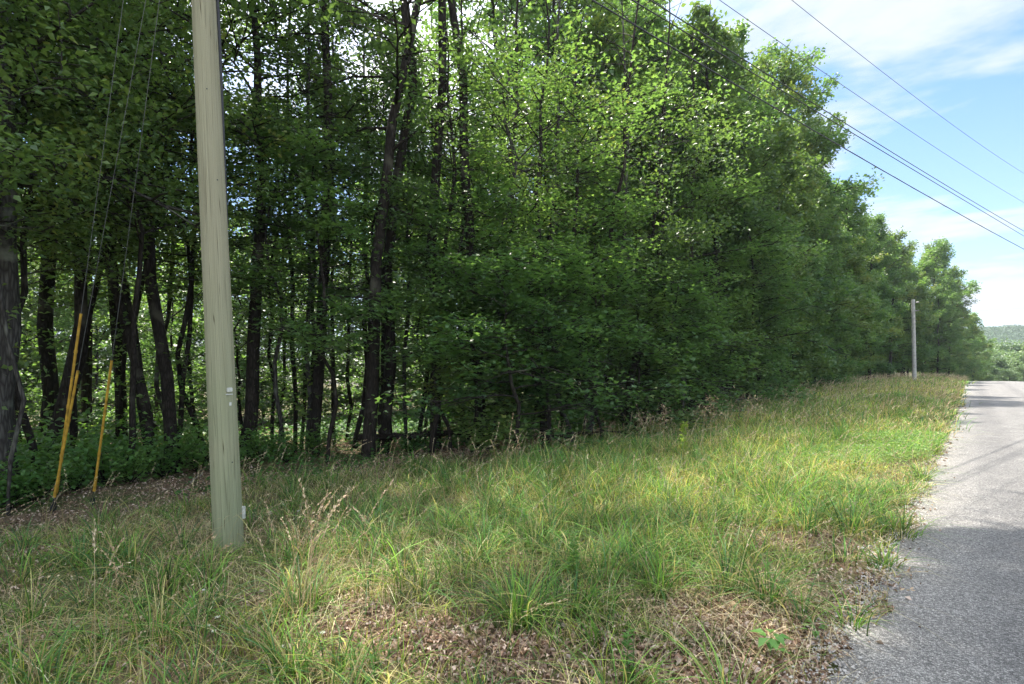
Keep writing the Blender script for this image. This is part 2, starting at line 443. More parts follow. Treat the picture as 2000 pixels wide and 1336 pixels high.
def sun_keep(P, rg):
    """keep flags for leaf positions P (world)"""
    h = np.clip(P[:, 2] - zg(P[:, 0], P[:, 1]), 0, None)
    lx = P[:, 0] + SUN_H[0] * SUN_T * h; ly = P[:, 1] + SUN_H[1] * SUN_T * h
    m = lit_mask(lx, ly)
    depth = -8.0 - P[:, 0]
    pk = np.where(h < 6.5, 0.75, np.where(h < 10, 0.42, 0.025)) * np.clip(1.1 - 0.25 * np.clip(depth, 0, 4), 0.15, 1)
    inside = (lx > -7.0) & (m > 0)
    return ~inside | (rg.random(len(P)) < pk)

# ------------------------------------------------------------------ tree generator
def leaf_cards(C, L, rg, flat=0.5, droop=0.25, wid=0.62, fold=0.12):
    """C (n,3) centres; L (n,) lengths. two triangles folded on the midrib"""
    n = len(C)
    az = rg.uniform(0, 2 * PI, n)
    nz = np.stack([rg.normal(0, flat, n), rg.normal(0, flat, n), np.ones(n)], -1)
    nz /= np.linalg.norm(nz, axis=1)[:, None]
    d = np.stack([np.cos(az), np.sin(az), -droop + rg.normal(0, 0.15, n)], -1)
    d -= (d * nz).sum(1)[:, None] * nz
    d /= np.linalg.norm(d, axis=1)[:, None] + 1e-9
    s = np.cross(nz, d)
    L = L[:, None]; W = L * wid * rg.uniform(0.8, 1.15, n)[:, None]
    b = C - d * L * 0.5; t = C + d * L * 0.5 - nz * L * fold
    l = C - d * L * 0.05 + s * W * 0.5 + nz * L * fold; r_ = C - d * L * 0.05 - s * W * 0.5 + nz * L * fold
    V = np.stack([b, r_, t, l], 1).reshape(-1, 3)
    k = np.arange(n)[:, None] * 4
    F = np.concatenate([k + np.array([[0, 1, 2]]), k + np.array([[0, 2, 3]])])
    return V, F
def spray_cards(C, L, rg, flat=0.35):
    """lobed five-point leaves for the near maples: 6 verts fan"""
    n = len(C)
    az = rg.uniform(0, 2 * PI, n)
    nz = np.stack([rg.normal(0, flat, n), rg.normal(0, flat, n), np.ones(n)], -1)
    nz /= np.linalg.norm(nz, axis=1)[:, None]
    d = np.stack([np.cos(az), np.sin(az), np.full(n, -0.2)], -1)
    d -= (d * nz).sum(1)[:, None] * nz
    d /= np.linalg.norm(d, axis=1)[:, None] + 1e-9
    s = np.cross(nz, d); L = L[:, None]
    P = [(-0.5, 0), (-0.1, -0.52), (-0.02, -0.2), (0.5, 0), (-0.02, 0.2), (-0.1, 0.52)]
    V = np.stack([C + d * L * a + s * L * b + nz * L * (0.1 * abs(b)) for a, b in P], 1).reshape(-1, 3)
    k = np.arange(n)[:, None] * 6
    F = np.concatenate([k + np.array([[0, 1, 2]]), k + np.array([[0, 2, 3]]), k + np.array([[0, 3, 4]]), k + np.array([[0, 4, 5]])])
    return V, F

def grow(seed, ori=0.55, clump=0.0, H=20.0, hb=6.0, Rc=3.2, r0=0.17, lean=(0, 0), nl=30, N=20000, leaf=0.15, flat=0.10,
         shape='oak', wander=0.25, path=None, lobed=False, nsub=7, bark=0, low=0, world=None, tiers=False):
    """returns ((Vt,Ft), (Vl,Fl,tint)).  local coordinates, base at 0"""
    rg = np.random.default_rng(seed)
    K = 12
    hs = np.linspace(0, 1, K)
    if path is None:
        wx = np.cumsum(rg.normal(0, wander / 4, K)); wy = np.cumsum(rg.normal(0, wander / 4, K))
        wx -= wx[0]; wy -= wy[0]
        P = np.stack([wx + lean[0] * hs, wy + lean[1] * hs, hs * H], -1)
    else:
        P0 = np.array(path, float)
        P = np.stack([np.interp(hs * H, P0[:, 2], P0[:, i]) for i in (0, 1)] + [hs * H], -1)
        P[1:, :2] += rg.normal(0, 0.05, (K - 1, 2))
    P[0, 2] = -0.5
    rad = r0 * (1 - hs) ** 0.75 + 0.012
    rad[0] *= 1.35; 
    Pf = np.vstack([P[0], [P[0] * 0.72 + P[1] * 0.28], P[1:]])
    Pf[1, 2] = 0.35
    rf = np.concatenate([[rad[0]], [r0 * 1.05], rad[1:]])
    paths = [(Pf, rf, 10 if r0 > 0.1 else 6)]
    ctr, wts = [], []
    ga = 2.399963
    for i in range(nl):
        t = hb / H + (0.975 - hb / H) * ((i + rg.random() * 0.8) / nl) ** (0.9)
        u_ = (t - hb / H) / (1 - hb / H)
        if shape == 'oak': pr = 0.55 + 0.75 * math.sin(PI * min(1, u_ * 0.85 + 0.15)) - 0.35 * u_
        elif shape == 'column': pr = 0.8 * (1 - u_) ** 0.5 + 0.25
        elif shape == 'under': pr = 1.0 - 0.65 * u_
        else: pr = (1 - u_ ** 2) ** 0.5 + 0.1
        Ll = Rc * max(0.22, pr) * rg.uniform(0.65, 1.2)
        az = i * ga + rg.normal(0, 0.5)
        el = (0.15 + 0.75 * u_ + rg.normal(0, 0.14)) if shape != 'under' else (0.12 + 0.4 * u_ + rg.normal(0, 0.1))
        b0 = np.array([np.interp(t * H, P[:, 2], P[:, k]) for k in range(3)]); b0[2] = t * H
        s = np.linspace(0, 1, 6)
        azs = az + np.cumsum(rg.normal(0, 0.12, 6))
        els = el - (0.35 if shape == 'under' else 0.25) * s + np.cumsum(rg.normal(0, 0.08, 6))
        st = np.stack([np.cos(azs) * np.cos(els), np.sin(azs) * np.cos(els), np.sin(els)], -1) * Ll / 5
        st[0] = 0
        lp = b0 + np.cumsum(st, 0)
        rr = np.interp(t * H, P[:, 2], rad) * 0.32 + 0.007
        paths.append((lp, rr * (1 - s * 0.85), 5))
        for j in range(nsub):
            sj = 0.22 + 0.78 * (j + rg.random()) / nsub
            q = np.array([np.interp(sj, s, lp[:, k]) for k in range(3)])
            side = 1 if j % 2 else -1
            a2 = az + side * rg.uniform(0.4, 1.2); e2 = el * 0.5 + rg.normal(0, 0.22)
            L2 = (0.5 * Ll * (1.1 - 0.6 * sj) + 0.25) * rg.uniform(0.6, 1.2)
            dd = np.array([math.cos(a2) * math.cos(e2), math.sin(a2) * math.cos(e2), math.sin(e2)])
            mid = q + dd * L2 * 0.5 + rg.normal(0, 0.05, 3); end = q + dd * L2 + np.array([0, 0, -0.08 * L2])
            paths.append((np.array([q, mid, end]), np.array([0.012, 0.008, 0.004]) * (1 + 6 * r0), 3))
            for f in (0.45, 0.75, 1.0):
                ctr.append(q + (end - q) * f); wts.append(L2)
        ctr.append(lp[-1]); wts.append(0.6)
    for i in range(low):      # epicormic leaves straight on the stem
        t = rg.uniform(0.05, hb / H)
        c = np.array([np.interp(t * H, P[:, 2], P[:, k]) for k in range(3)])
        ctr.append(c + rg.normal(0, 0.15, 3)); wts.append(0.5)
    ctr = np.array(ctr); wts = np.array(wts) + 0.25
    keepc = rg.random(len(ctr)) > 0.30 + 0.3 * clump; ctr = ctr[keepc]; wts = wts[keepc]
    pick = rg.choice(len(ctr), N, p=wts / wts.sum())
    spread = 0.13 + 0.13 * Rc / 3
    spread *= 1 - 0.22 * clump
    off = rg.normal(0, 1, (N, 3)) * np.array([spread, spread, flat + 0.04])
    C = ctr[pick] + off
    ct = rg.normal(0, 0.17 + 0.10 * clump, len(ctr))
    tint = np.clip(0.45 + ct[pick] + rg.normal(0, 0.14, N), 0, 1)
    Ls = leaf * rg.uniform(0.7, 1.25, N)
    if world is not None:
        wx0, wy0, rot = world
        c_, s_ = math.cos(rot), math.sin(rot)
        W = np.stack([C[:, 0] * c_ - C[:, 1] * s_ + wx0, C[:, 0] * s_ + C[:, 1] * c_ + wy0, C[:, 2] + zg1(wx0, wy0)], -1)
        kp = sun_keep(W, rg)
        # crowns hang no lower than head height over the mown verge
        kp &= ~((W[:, 0] > -7.6) & (C[:, 2] < 1.0 + (W[:, 0] + 7.6) * 1.1))
        C, Ls, tint = C[kp], Ls[kp], tint[kp]
    if lobed:
        Vl, Fl = spray_cards(C, Ls, rg, 0.35); rep = 6
    else:
        Vl, Fl = leaf_cards(C, Ls, rg, ori); rep = 4
    if world is not None:     # twigs go where their leaves have gone
        keepp = []
        for p in paths:
            if p[2] > 4: keepp.append(p); continue
            q = np.array(p[0][1])
            W = np.array([[q[0] * c_ - q[1] * s_ + wx0, q[0] * s_ + q[1] * c_ + wy0, q[2] + zg1(wx0, wy0)]])
            if sun_keep(W, rg)[0]: keepp.append(p)
        paths = keepp
    Vt, Ft = tubes(paths)
    return (Vt, Ft), (Vl, Fl, np.repeat(tint, rep))

def tree_meshes(name, bark, leafm, **k):
    (Vt, Ft), (Vl, Fl, tint) = grow(**k)
    return np_mesh(name + '_trunk', Vt, Ft, bark, True), np_mesh(name + '_crown', Vl, Fl, leafm, False, {'tint': tint})
def plant_tree(name, meshes, x, y, rot, sc, label, cat, group, parts=('trunk', 'crown'), dz=0.0):
    root = empty(name, (x, y, zg1(x, y) + dz), rot)
    root.scale = (sc, sc, sc)
    for pn, me in zip(parts, meshes):
        if me is not None: link(pn, me, root)
    tag(root, label, cat, group)
    return root

# ================================================================== utility pole and lines
WOOD, nt = new_mat('weathered_pole_wood')
tcn = nd(nt, 'ShaderNodeTexCoord')
so0 = nd(nt, 'ShaderNodeSeparateXYZ', {0: tcn.outputs['Object']})
xs_ = nd(nt, 'ShaderNodeMath', {0: so0.outputs[2], 1: 0.046 * CA, 2: so0.outputs[0]}, operation='MULTIPLY_ADD')
ys_ = nd(nt, 'ShaderNodeMath', {0: so0.outputs[2], 1: 0.046 * SA, 2: so0.outputs[1]}, operation='MULTIPLY_ADD')
so = nd(nt, 'ShaderNodeSeparateXYZ', {0: nd(nt, 'ShaderNodeCombineXYZ', {0: xs_.outputs[0], 1: ys_.outputs[0], 2: so0.outputs[2]}).outputs[0]})
ang = nd(nt, 'ShaderNodeMath', {0: so.outputs[1], 1: so.outputs[0]}, operation='ARCTAN2')
cz = nd(nt, 'ShaderNodeCombineXYZ', {0: nd(nt, 'ShaderNodeMath', {0: ang.outputs[0], 1: 7.0}, operation='MULTIPLY').outputs[0], 2: nd(nt, 'ShaderNodeMath', {0: so.outputs[2], 1: 0.16}, operation='MULTIPLY').outputs[0]})
wn = nd(nt, 'ShaderNodeTexNoise', {'Vector': cz.outputs[0], 'Scale': 5.0, 'Detail': 7.0, 'Roughness': 0.8})
cz2 = nd(nt, 'ShaderNodeCombineXYZ', {0: nd(nt, 'ShaderNodeMath', {0: ang.outputs[0], 1: 1.6}, operation='MULTIPLY').outputs[0], 2: nd(nt, 'ShaderNodeMath', {0: so.outputs[2], 1: 0.05}, operation='MULTIPLY').outputs[0]})
cr = nd(nt, 'ShaderNodeTexVoronoi', {'Vector': cz2.outputs[0], 'Scale': 6.5, 'Randomness': 1.0}, feature='DISTANCE_TO_EDGE')
crk = ramp(nt, cr.outputs[0], [(0.0, (0.25, 0.21, 0.16)), (0.02, (1, 1, 1))])
base = ramp(nt, wn.outputs[0], [(0.3, (0.28, 0.258, 0.165)), (0.5, (0.36, 0.335, 0.225)), (0.7, (0.43, 0.405, 0.285))])
ln = nd(nt, 'ShaderNodeTexNoise', {'Vector': tcn.outputs['Object'], 'Scale': 1.4, 'Detail': 4.0})
lowz = nd(nt, 'ShaderNodeMapRange', {'Value': so.outputs[2], 'From Min': 3.2, 'From Max': 0.2})
lg = nd(nt, 'ShaderNodeMath', {0: lowz.outputs[0], 1: ln.outputs[0]}, operation='MULTIPLY')
gmx = nd(nt, 'ShaderNodeMix', {0: lg.outputs[0]}, data_type='RGBA')
nt.links.new(base, gmx.inputs[6]); gmx.inputs[7].default_value = (0.22, 0.29, 0.15, 1)
fm = nd(nt, 'ShaderNodeMix', {0: 1.0}, data_type='RGBA', blend_type='MULTIPLY')
nt.links.new(gmx.outputs[2], fm.inputs[6]); nt.links.new(crk, fm.inputs[7])
hb_ = nd(nt, 'ShaderNodeMath', {0: cr.outputs[0], 1: 0.05}, operation='MINIMUM')
hb2 = nd(nt, 'ShaderNodeMath', {0: hb_.outputs[0], 1: 12.0, 2: wn.outputs[0]}, operation='MULTIPLY_ADD')
principled(nt, fm.outputs[2], 0.85, 0.2, hb2.outputs[0], 0.8, 0.008)

def plain(name, c, rough=0.5, metal=0.0, spec=0.4, var=0.25, sc=25.0):
    m, nt = new_mat(name)
    t = nd(nt, 'ShaderNodeTexCoord')
    n = nd(nt, 'ShaderNodeTexNoise', {'Vector': t.outputs['Object'], 'Scale': sc, 'Detail': 4.0})
    c1 = ramp(nt, n.outputs[0], [(0.3, tuple(v * (1 - var) for v in c)), (0.7, tuple(min(1, v * (1 + var)) for v in c))])
    p = principled(nt, c1, rough, spec); p.inputs['Metallic'].default_value = metal
    return m
YEL = plain('yellow_plastic', (0.46, 0.27, 0.035), 0.6, var=0.38, sc=11)
STEEL = plain('galvanised_steel', (0.16, 0.165, 0.165), 0.55, 0.5)
CABLE = plain('cable_black', (0.03, 0.03, 0.032), 0.5)
CABLE_G = plain('cable_grey', (0.12, 0.12, 0.125), 0.45)
DARK = plain('anchor_steel', (0.05, 0.055, 0.06), 0.6, 0.5)
PORC = plain('porcelain', (0.32, 0.30, 0.28), 0.25)
TAGM = plain('tag_metal', (0.55, 0.55, 0.50), 0.45, 0.2)
GREYP = plain('far_pole_wood', (0.34, 0.33, 0.31), 0.85, sc=6)

PX, PY = at(447, 5.95)
PZ = zg1(PX, PY)
LEANX, LEANY = -0.046 * CA, -0.046 * SA         # leans to the left
PH = 11.4
def pole_pt(h, off=0.0, azim=0.0):
    return Vector((PX + LEANX * h + off * math.cos(azim), PY + LEANY * h + off * math.sin(azim), PZ + h))
def pole_r(h): return 0.148 - 0.0056 * h
root = empty('utility_pole', (PX, PY, PZ))
hs = np.linspace(-0.4, PH, 40)
pts = np.stack([LEANX * hs, LEANY * hs, hs], -1)
Vp, Fp = tubes([(pts, np.array([pole_r(max(h, 0)) for h in hs]), 40)])
rgp = np.random.default_rng(3)
cap = len(Vp); Vp = np.vstack([Vp, pts[-1] + np.array([0, 0, 0.01])])
ring = np.arange(39 * 40, 40 * 40)
Fc = np.stack([ring, np.roll(ring, -1), np.full(40, cap)], -1)
sh = link('shaft', np_mesh('pole_shaft', Vp, [Fp, Fc], WOOD, True), root)
tag(root, 'weathered grey green wooden utility pole standing in the grass in front of the woods', 'utility pole')
def box(cx, cy, cz_, sx_, sy_, sz_, rot=0.0, bev=0.0):
    import bmesh
    bm = bmesh.new(); bmesh.ops.create_cube(bm, size=1.0)
    bmesh.ops.scale(bm, vec=(sx_, sy_, sz_), verts=bm.verts)
    if bev: bmesh.ops.bevel(bm, geom=list(bm.edges), offset=bev, segments=2, affect='EDGES')
    bmesh.ops.rotate(bm, cent=(0, 0, 0), matrix=__import__('mathutils').Matrix.Rotation(rot, 3, 'Z'), verts=bm.verts)
    bmesh.ops.translate(bm, vec=(cx, cy, cz_), verts=bm.verts)
    me = bpy.data.meshes.new('part'); bm.to_mesh(me); bm.free()
    return me
toC = math.atan2(-PY, -PX)                      # direction pole -> camera
def on_pole(px, py):
    Z = 5.8
    h = EYE + (HORY - py) / FPX * Z - PZ
    cpx = 447 - 0.046 * h / Z * FPX
    s = (px - cpx) / FPX * Z
    r = pole_r(h); ph = math.asin(max(-0.98, min(0.98, s / r)))
    a = toC + ph
    return h, r, a
def pole_part(name, px, py, w, d, hh, mat, bev=0.003):
    h, r, a = on_pole(px, py)
    me = box(LEANX * h + math.cos(a) * (r + d * 0.35), LEANY * h + math.sin(a) * (r + d * 0.35), h, d, w, hh, a, bev)
    me.materials.append(mat)
    return link(name, me, root)
pole_part('bracket', 446, 762, 0.062, 0.02, 0.045, TAGM, 0.006)
pole_part('bracket', 446, 771, 0.074, 0.012, 0.012, TAGM)
pole_part('inspection_tag', 448, 790, 0.026, 0.008, 0.036, TAGM, 0.003)
pole_part('ground_clamp', 473, 1010, 0.03, 0.035, 0.13, TAGM, 0.004)
for q, (px, py) in enumerate(((455, 690), (452, 905), (404, 170), (423, 347))):
    pole_part('nail', px, py, 0.012, 0.008, 0.012, DARK, 0.002)
# black riser cable hugging the back right side of the upper pole
ca_ = toC + 1.72
hh_ = np.linspace(3.4, 10.8, 20)
offr = np.clip((hh_ - 3.0) * 0.012, 0, 0.03)
pp = np.stack([LEANX * hh_ + np.cos(ca_) * (np.array([pole_r(h) for h in hh_]) - 0.015 + offr),
               LEANY * hh_ + np.sin(ca_) * (np.array([pole_r(h) for h in hh_]) - 0.015 + offr), hh_], -1)
a_, b_ = tubes([(pp, np.full(20, 0.02), 8)])
link('riser_cable', np_mesh('riser', a_, b_, CABLE, True), root)

# overhead lines: direction of the span, and height over the camera at two depths
WD = np.array([0.786, 0.619])                  # (right, forward)
wires = [  # attach h, (depth, height above eye), (depth, height), radius, mat, label
    (8.3, (9.7, 6.3), (30.4, 6.29), 0.014, CABLE, 'lowest and thickest black overhead cable running down to the right edge of the sky'),
    (8.6, (10.35, 6.73), (30.2, 7.0), 0.012, CABLE, 'middle black overhead cable, just above the lowest one'),
    (8.9, (10.7, 6.95), (30.2, 7.27), 0.012, CABLE, 'upper of the two close black cables that converge above the lowest cable'),
    (9.8, (12.2, 7.93), (30.0, 8.81), 0.0075, CABLE_G, 'thin grey overhead wire crossing the sky, second from the top right'),
    (11.2, (14.3, 9.3), (29.9, 10.4), 0.0075, CABLE_G, 'topmost thin grey overhead wire crossing the clouds at top right'),
]
XP, ZP = cam_xz(PX, PY)
ends = []
for k, (ha, pa, pb, r, m, lab) in enumerate(wires):
    h0 = ha + PZ - EYE
    X0, Z0 = cam_xz(PX + LEANX * ha, PY + LEANY * ha)
    ta = (pa[0] - Z0) / WD[1]; tb = (pb[0] - Z0) / WD[1]
    A = np.array([[ta, ta * ta], [tb, tb * tb]]); bc = np.linalg.solve(A, [pa[1] - h0, pb[1] - h0])
    t = np.linspace(0, 52, 60)
    X = X0 + WD[0] * t; Z = Z0 + WD[1] * t; zz = EYE + h0 + bc[0] * t + bc[1] * t * t
    pts = np.stack([X * CA - Z * SA, X * SA + Z * CA, zz], -1)
    ends.append(pts[-1])
    paths = [(pts, np.full(60, r), 6)]
    if k == 0:    # lashed bundle: a second strand wrapped round the first
        ph = t * 9
        p2 = pts + np.stack([np.cos(ph) * 0.012, np.zeros(60), np.sin(ph) * 0.014], -1)
        paths.append((p2, np.full(60, r * 0.55), 5))
    a_, b_ = tubes(paths)
    tag(link('overhead_cable', np_mesh('overhead_cable', a_, b_, m, True)), lab, 'cable', 'overhead lines crossing the road')
    hI = ha
    me = box(LEANX * hI + 0.12 * WD[0] * CA, LEANY * hI + 0.12 * WD[0] * SA, hI, 0.09, 0.09, 0.11, 0.3, 0.02); me.materials.append(PORC)
    link('insulator', me, root)
# guys with yellow guards
def cam3(px, py, Z):
    x, y = at(px, Z)
    return np.array([x, y, EYE + (HORY - py) / FPX * Z])
AX, AY, AZ = ground_at(105, 1000)
BX, BY, BZ = ground_at(180, 988)
guys = [((AX, AY, AZ), 10.4, 157, 608, 'tall yellow guy wire guard, highest and leftmost of the three'),
        ((AX + 0.02, AY - 0.03, AZ), 8.9, 151, 720, 'shorter yellow guy wire guard crossing the tallest one from the same anchor'),
        ((BX, BY, BZ), 8.3, 217, 700, 'single yellow guy wire guard standing nearest the wooden pole')]
for k, (a0, hT, gpx, gpy, lab) in enumerate(guys):
    a0 = np.array(a0)
    bestd = 1e9
    for hq in np.linspace(4.5, 11.2, 120):      # attachment height that gives this wire its slope
        tq = np.array(pole_pt(hq)); ss = np.linspace(0.05, 0.7, 200)[:, None]
        qq = a0 + (tq - a0) * ss
        qx, qy, _ = to_px(qq[:, 0], qq[:, 1], qq[:, 2])
        j = int(np.argmin(np.abs(qy - gpy)))
        if abs(qx[j] - gpx) < bestd: bestd = abs(qx[j] - gpx); hT = float(hq)
    tp = np.array(pole_pt(hT, pole_r(hT))); print('guy', k, hT, bestd)
    # find where the guard ends along the wire
    best = None
    for s in np.linspace(0.1, 0.6, 400):
        q = a0 + (tp - a0) * s
        _, py_, _ = to_px(*q)
        if py_ <= gpy: best = s; break
    s1 = best or 0.3
    root_g = empty('guy_wire', tuple(a0))
    d = tp - a0
    t = np.linspace(0.0, 1, 14)
    sag = -0.05 * np.sin(PI * t)
    wp = d[None, :] * t[:, None]; wp[:, 2] += sag
    a_, b_ = tubes([(wp, np.full(14, 0.0034), 5)])
    link('wire', np_mesh('guy_strand', a_, b_, STEEL, True), root_g)
    g = np.linspace(0.028, s1, 10)
    gp = d[None, :] * g[:, None]; gp[:, 2] += -0.05 * np.sin(PI * g)
    gr = np.full(10, 0.0165)
    a_, b_ = tubes([(gp, gr, 12), (gp[[0, 1]] * 1.0, np.array([0.021, 0.021]), 12)])
    link('guard', np_mesh('guy_guard', a_, b_, YEL, True), root_g)
    for cc in ([0.3, 0.62] if k else [0.22, 0.5, 0.8]):
        gi = 0.028 + (s1 - 0.028) * cc
        c0 = d * gi; c0[2] += -0.05 * math.sin(PI * gi); u_ = d / np.linalg.norm(d)
        a_, b_ = tubes([(np.array([c0 - u_ * 0.02, c0 + u_ * 0.02]), np.array([0.022, 0.022]), 12)])
        link('clip', np_mesh('guard_clip', a_, b_, YEL, True), root_g)
    u_ = d / np.linalg.norm(d)
    rod = np.array([-u_ * 0.25, u_ * 0.24])
    a_, b_ = tubes([(rod, np.array([0.012, 0.012]), 8), (np.array([u_ * 0.05, u_ * 0.12]), np.array([0.032, 0.03]), 8)])
    link('anchor_rod', np_mesh('anchor_rod', a_, b_, DARK, True), root_g)
    tag(root_g, lab, 'guy wire', 'yellow guarded guy wires by the wood edge')

# far pole in the verge
fx, fy = at(1786, 44.5)
fz = zg1(fx, fy)
fr = empty('utility_pole', (fx, fy, fz))
Htop = EYE + (HORY - 585) / FPX * 44.5 - fz
hh_ = np.linspace(-0.3, Htop, 10)
a_, b_ = tubes([(np.stack([-0.012 * hh_, hh_ * 0, hh_], -1), 0.155 - 0.006 * hh_, 16), (np.array([[-0.012 * Htop, 0, Htop - 0.02], [-0.012 * Htop, 0, Htop + 0.02]]), np.array([0.11, 0.0]), 16)])
link('shaft', np_mesh('far_pole', a_, b_, GREYP, True), fr)
for zz in (Htop - 0.25, Htop - 0.9):
    a_, b_ = tubes([(np.array([[0.08, -0.05, zz], [0.3, -0.18, zz]]), np.array([0.05, 0.05]), 8)])
    link('bracket', np_mesh('far_bracket', a_, b_, PORC, True), fr)
tag(fr, 'distant bare grey pole standing in the verge grass where the road fades over the rise', 'utility pole')
# thin lines over the valley
for k, (za, zb) in enumerate(((630, 612), (634, 622), (600, 590))):
    A0 = cam3(1700, za + (18 if k != 2 else 8), 150); B0 = cam3(2260, zb - 20, 165)
    t = np.linspace(0, 1, 20)[:, None]
    p = A0 + (B0 - A0) * t; p[:, 2] -= 2.0 * np.sin(PI * t[:, 0])
    a_, b_ = tubes([(p, np.full(20, 0.016 if k < 2 else 0.01), 5)])
    tag(link('distant_cable', np_mesh('distant_cable', a_, b_, CABLE_G, True)), ('faint distant wire low over the hills, upper of the close pair', 'faint distant wire low over the hills, lower of the close pair', 'faint single distant wire higher over the hills')[k], 'cable')

# ================================================================== the wood
SKY = [(1250, -140), (1330, -60), (1390, 40), (1440, 62), (1475, 125), (1500, 112), (1550, 110), (1590, 140), (1620, 190), (1650, 262), (1675, 350), (1705, 390), (1725, 440), (1760, 475), (1800, 470), (1850, 490), (1868, 545), (1890, 600), (1920, 640), (1940, 700)]
def skyline(px): return float(np.interp(px, [p[0] for p in SKY], [p[1] for p in SKY], left=-400, right=705))
def h_limit(x, y, Rc):
    X, Z = cam_xz(x, y)
    if Z < 3: return 24.0
    px = HORX + FPX * X / Z
    pr = px + FPX * Rc * 1.15 / Z
    yt = skyline(pr)
    return min(24.0, EYE - zg1(x, y) + (HORY - yt) / FPX * Z)
def px_path(pp, Z, H):
    x0, y0 = at(pp[0][0], Z); z0 = zg1(x0, y0)
    out = []
    for px, py in pp:
        x, y = at(px, Z); z = EYE + (HORY - py) / FPX * Z - z0
        out.append((x - x0, y - y0, z))
    out[0] = (0, 0, 0)
    out = [out[0]] + [o for o in out[1:] if o[2] > 0.2]
    a, b = out[-2], out[-1]
    if b[2] < H:
        s = (H - b[2]) / max(0.5, b[2] - a[2]) * 0.5
        out.append((b[0] + (b[0] - a[0]) * s, b[1] + (b[1] - a[1]) * s, H))
    return x0, y0, out
named = [
 # pixel path (base first), Z, H, r0, hb, Rc, N, leaf, nl, bark, leafm, label, extra
 ([(12, 985), (8, 800), (2, 450), (-4, 200)], 8.7, 15, 0.25, 4.6, 2.9, 20000, 0.11, 50, BARK_GREY, LEAF_OAK, 'thick grey trunked tree cut by the left border with dark leaves hanging over', {}),
 ([(84, 940), (92, 700), (92, 480), (88, 300)], 14.2, 19, 0.22, 7.0, 3.6, 9000, 0.14, 26, BARK, LEAF_OAK, 'thick straight black trunked tree right of the grey trunk at the left border', {}),
 ([(172, 930), (174, 700), (178, 480), (180, 300)], 16.5, 19, 0.165, 7.5, 3.2, 7000, 0.14, 24, BARK, LEAF_OAK, 'straight dark trunk seen between the tall and the single yellow guard', {}),
 ([(297, 925), (290, 840), (262, 690), (236, 600), (196, 470), (185, 380), (230, 260), (250, 120)], 12.4, 14, 0.13, 5.2, 3.0, 7000, 0.12, 24, BARK, LEAF_OAK, 'dark crooked tree leaning left between the yellow guards and the wooden pole', {}),
 ([(484, 880), (492, 640), (505, 420), (512, 250), (500, 90)], 13.4, 15, 0.19, 6.5, 3.0, 7500, 0.12, 24, BARK, LEAF_OAK, 'dark rough tree with forked crooked top just right of the wooden pole', {}),
 ([(718, 915), (726, 700), (742, 440), (768, 250), (805, 90)], 13.0, 17, 0.185, 7.0, 3.4, 8500, 0.12, 26, BARK, LEAF_OAK, 'big black trunk leaning right, at the centre of the dark wood edge', {}),
 ([(1142, 845), (1160, 740), (1185, 520), (1212, 330), (1232, 180)], 16.0, 14, 0.085, 6.5, 1.9, 4200, 0.13, 22, BARK, LEAF_MAPLE, 'slim tree leaning right, left of the broken snag at the wood edge', {}),
 ([(576, 905), (570, 700), (566, 450), (560, 200)], 15.5, 17, 0.075, 7, 1.9, 4500, 0.13, 20, BARK, LEAF_OAK, 'slim straight trunk second to the right of the wooden pole', {}),
 ([(598, 895), (602, 700), (604, 450)], 14.3, 15, 0.07, 6.5, 1.9, 4000, 0.13, 20, BARK_GREY, LEAF_OAK, 'pale slim trunk midway between the wooden pole and the big black trunk', {}),
 ([(652, 890), (648, 700), (650, 400)], 16.8, 17, 0.07, 6, 2.0, 4000, 0.13, 20, BARK, LEAF_MAPLE, 'slender trunk just left of the big black leaning trunk', {}),
 ([(795, 880), (790, 650), (798, 400), (800, 200)], 15.0, 14, 0.06, 5.5, 2.0, 4500, 0.12, 20, BARK_GREY, LEAF_MAPLE, 'slender trunk just right of the big black leaning trunk', {}),
 ([(905, 860), (898, 600), (902, 350)], 15.8, 14, 0.08, 5.5, 2.1, 4500, 0.12, 20, BARK, LEAF_MAPLE, 'straight slender trunk above the fallen dark log', {}),
 ([(984, 860), (990, 600), (1000, 380), (1010, 150)], 16.5, 15, 0.11, 6, 2.4, 6000, 0.13, 22, BARK, LEAF_OAK, 'dark trunk rising behind the low leafy maple', {}),
 ([(1072, 850), (1075, 600), (1082, 380), (1090, 200)], 15.5, 14, 0.09, 5.5, 2.2, 5500, 0.12, 22, BARK_GREY, LEAF_OAK, 'grey brown trunk behind the right side of the low leafy maple', {}),
 ([(1262, 790), (1268, 600), (1282, 400), (1300, 200)], 19.0, 15, 0.09, 5.5, 2.4, 5000, 0.14, 22, BARK, LEAF_OAK, 'slim dark tree directly behind the broken snag', {}),
 ([(1400, 790), (1399, 700), (1402, 600)], 24.5, 14, 0.17, 2.6, 3.0, 7500, 0.15, 26, BARK_GREY, LEAF_MAPLE, 'pale grey trunk at the wood edge right of the snag beside the fallen log', {}),
]
occupied = []
sd = 100
for (pp, Z, H, r0, hb, Rc, N, lf, nl, bk, lm, lab, ex) in named:
    x0, y0, path = px_path(pp, Z, H)
    sd += 1; r0 *= 0.80
    ms = tree_meshes('tree', bk, lm, seed=sd, H=H, hb=hb, Rc=Rc, r0=r0, nl=nl, N=N, leaf=lf, path=path, world=(x0, y0, 0), low=20, clump=0.5, ori=0.7)
    plant_tree('tree', ms, x0, y0, 0, 1.0, lab, 'tree', None)
    occupied.append((x0, y0, 1.1))

